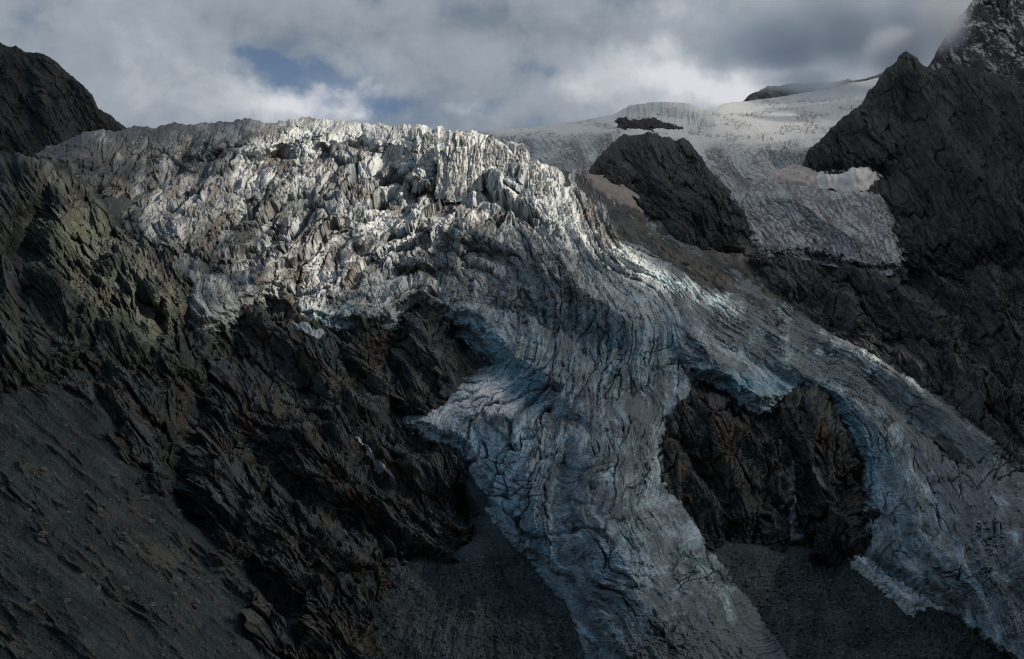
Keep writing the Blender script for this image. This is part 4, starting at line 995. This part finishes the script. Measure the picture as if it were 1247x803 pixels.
st = N.new('ShaderNodeVectorMath'); st.operation = 'MULTIPLY'; st.inputs[1].default_value = (1, 1, 1.25); L.new(tc.outputs['Generated'], st.inputs[0])
n1 = noise(5.0, 9, 0.6, (3.1, 0.7, 0), 0.2, st.outputs['Vector'])
n2 = noise(15.0, 12, 0.60, (7.7, 2.3, 0), 0.3, st.outputs['Vector'])
holes = spot([(385,92,62,22,1.0), (450,128,60,16,0.7), (640,86,34,14,0.45), (608,126,26,12,0.35), (752,126,36,12,0.45), (150,31,10,6,0.4), (330,74,26,10,0.5)])
mo = N.new('ShaderNodeMapRange'); mo.interpolation_type = 'SMOOTHSTEP'; mo.inputs['From Min'].default_value = 0.36; mo.inputs['From Max'].default_value = 0.6; mo.inputs['To Max'].default_value = 1.0
L.new(sep.outputs['Z'], mo.inputs['Value']); away = mo.outputs['Result']      # more open blue sky higher up
cov = math_('SUBTRACT', math_('ADD', math_('ADD', math_('MULTIPLY', math_('SUBTRACT', n2, 0.5), 2.2), math_('MULTIPLY', math_('SUBTRACT', n1, 0.5), 1.0)), 0.85), math_('ADD', math_('MULTIPLY', holes, 1.0), away))
mrc = N.new('ShaderNodeMapRange'); mrc.interpolation_type = 'SMOOTHSTEP'; mrc.inputs['From Min'].default_value = -0.15; mrc.inputs['From Max'].default_value = 0.8; mrc.inputs['To Min'].default_value = 0.10
L.new(cov, mrc.inputs['Value'])
lightv = spot([(400,118,46,24,0.8), (436,142,16,10,0.6), (350,130,60,24,0.35), (572,132,16,9,0.3), (880,108,80,20,0.75), (790,78,60,22,0.4), (700,110,60,16,0.25), (250,120,120,40,0.15), (1000,50,220,24,-0.18), (600,40,260,16,-0.22)])
val = math_('ADD', math_('ADD', math_('MULTIPLY', math_('SUBTRACT', n1, 0.5), 1.3), math_('MULTIPLY', math_('SUBTRACT', n2, 0.5), 1.0)), math_('ADD', lightv, 0.36))
rmp = N.new('ShaderNodeValToRGB'); L.new(val, rmp.inputs['Fac'])
e = rmp.color_ramp.elements
k = 1 / ST
e[0].position = 0.0; e[0].color = (0.175 * k, 0.205 * k, 0.24 * k, 1)
e[1].position = 1.0; e[1].color = (0.56 * k, 0.57 * k, 0.60 * k, 1)
m1 = e.new(0.45); m1.color = (0.28 * k, 0.315 * k, 0.355 * k, 1)
mx = N.new('ShaderNodeMix'); mx.data_type = 'RGBA'
L.new(mrc.outputs['Result'], mx.inputs['Factor']); L.new(sky.outputs['Color'], mx.inputs['A'])
# thicker, darker cloud overhead and behind than towards the bright gap over the ice
mz = N.new('ShaderNodeMapRange'); mz.interpolation_type = 'SMOOTHSTEP'; mz.inputs['From Min'].default_value = 0.34; mz.inputs['From Max'].default_value = 0.75; mz.inputs['To Min'].default_value = 1.0; mz.inputs['To Max'].default_value = 0.8
L.new(sep.outputs['Z'], mz.inputs['Value'])
my = N.new('ShaderNodeMapRange'); my.interpolation_type = 'SMOOTHSTEP'; my.inputs['From Min'].default_value = 0.5; my.inputs['From Max'].default_value = -0.3; my.inputs['To Min'].default_value = 1.0; my.inputs['To Max'].default_value = 0.75
L.new(sep.outputs['Y'], my.inputs['Value'])
tn = N.new('ShaderNodeMix'); tn.data_type = 'RGBA'; L.new(mo.outputs['Result'], tn.inputs['Factor']); L.new(rmp.outputs['Color'], tn.inputs['A']); tn.inputs['B'].default_value = (0.25 * k, 0.45 * k, 0.52 * k, 1)
sv = N.new('ShaderNodeVectorMath'); sv.operation = 'SCALE'; L.new(tn.outputs['Result'], sv.inputs[0]); L.new(math_('MULTIPLY', mz.outputs['Result'], my.outputs['Result']), sv.inputs['Scale'])
L.new(sv.outputs['Vector'], mx.inputs['B'])
L.new(mx.outputs['Result'], bg.inputs['Color'])

sc.view_settings.view_transform = 'Standard'; sc.view_settings.look = 'None'; sc.view_settings.exposure = 0.3; sc.view_settings.gamma = 1.0
sc.render.engine = 'CYCLES'
sc.cycles.use_denoising = True
sc.cycles.pixel_filter_type = 'BLACKMAN_HARRIS'; sc.cycles.filter_width = 1.2
sc.cycles.max_bounces = 6; sc.cycles.diffuse_bounces = 3; sc.cycles.volume_bounces = 6; sc.cycles.transparent_max_bounces = 8
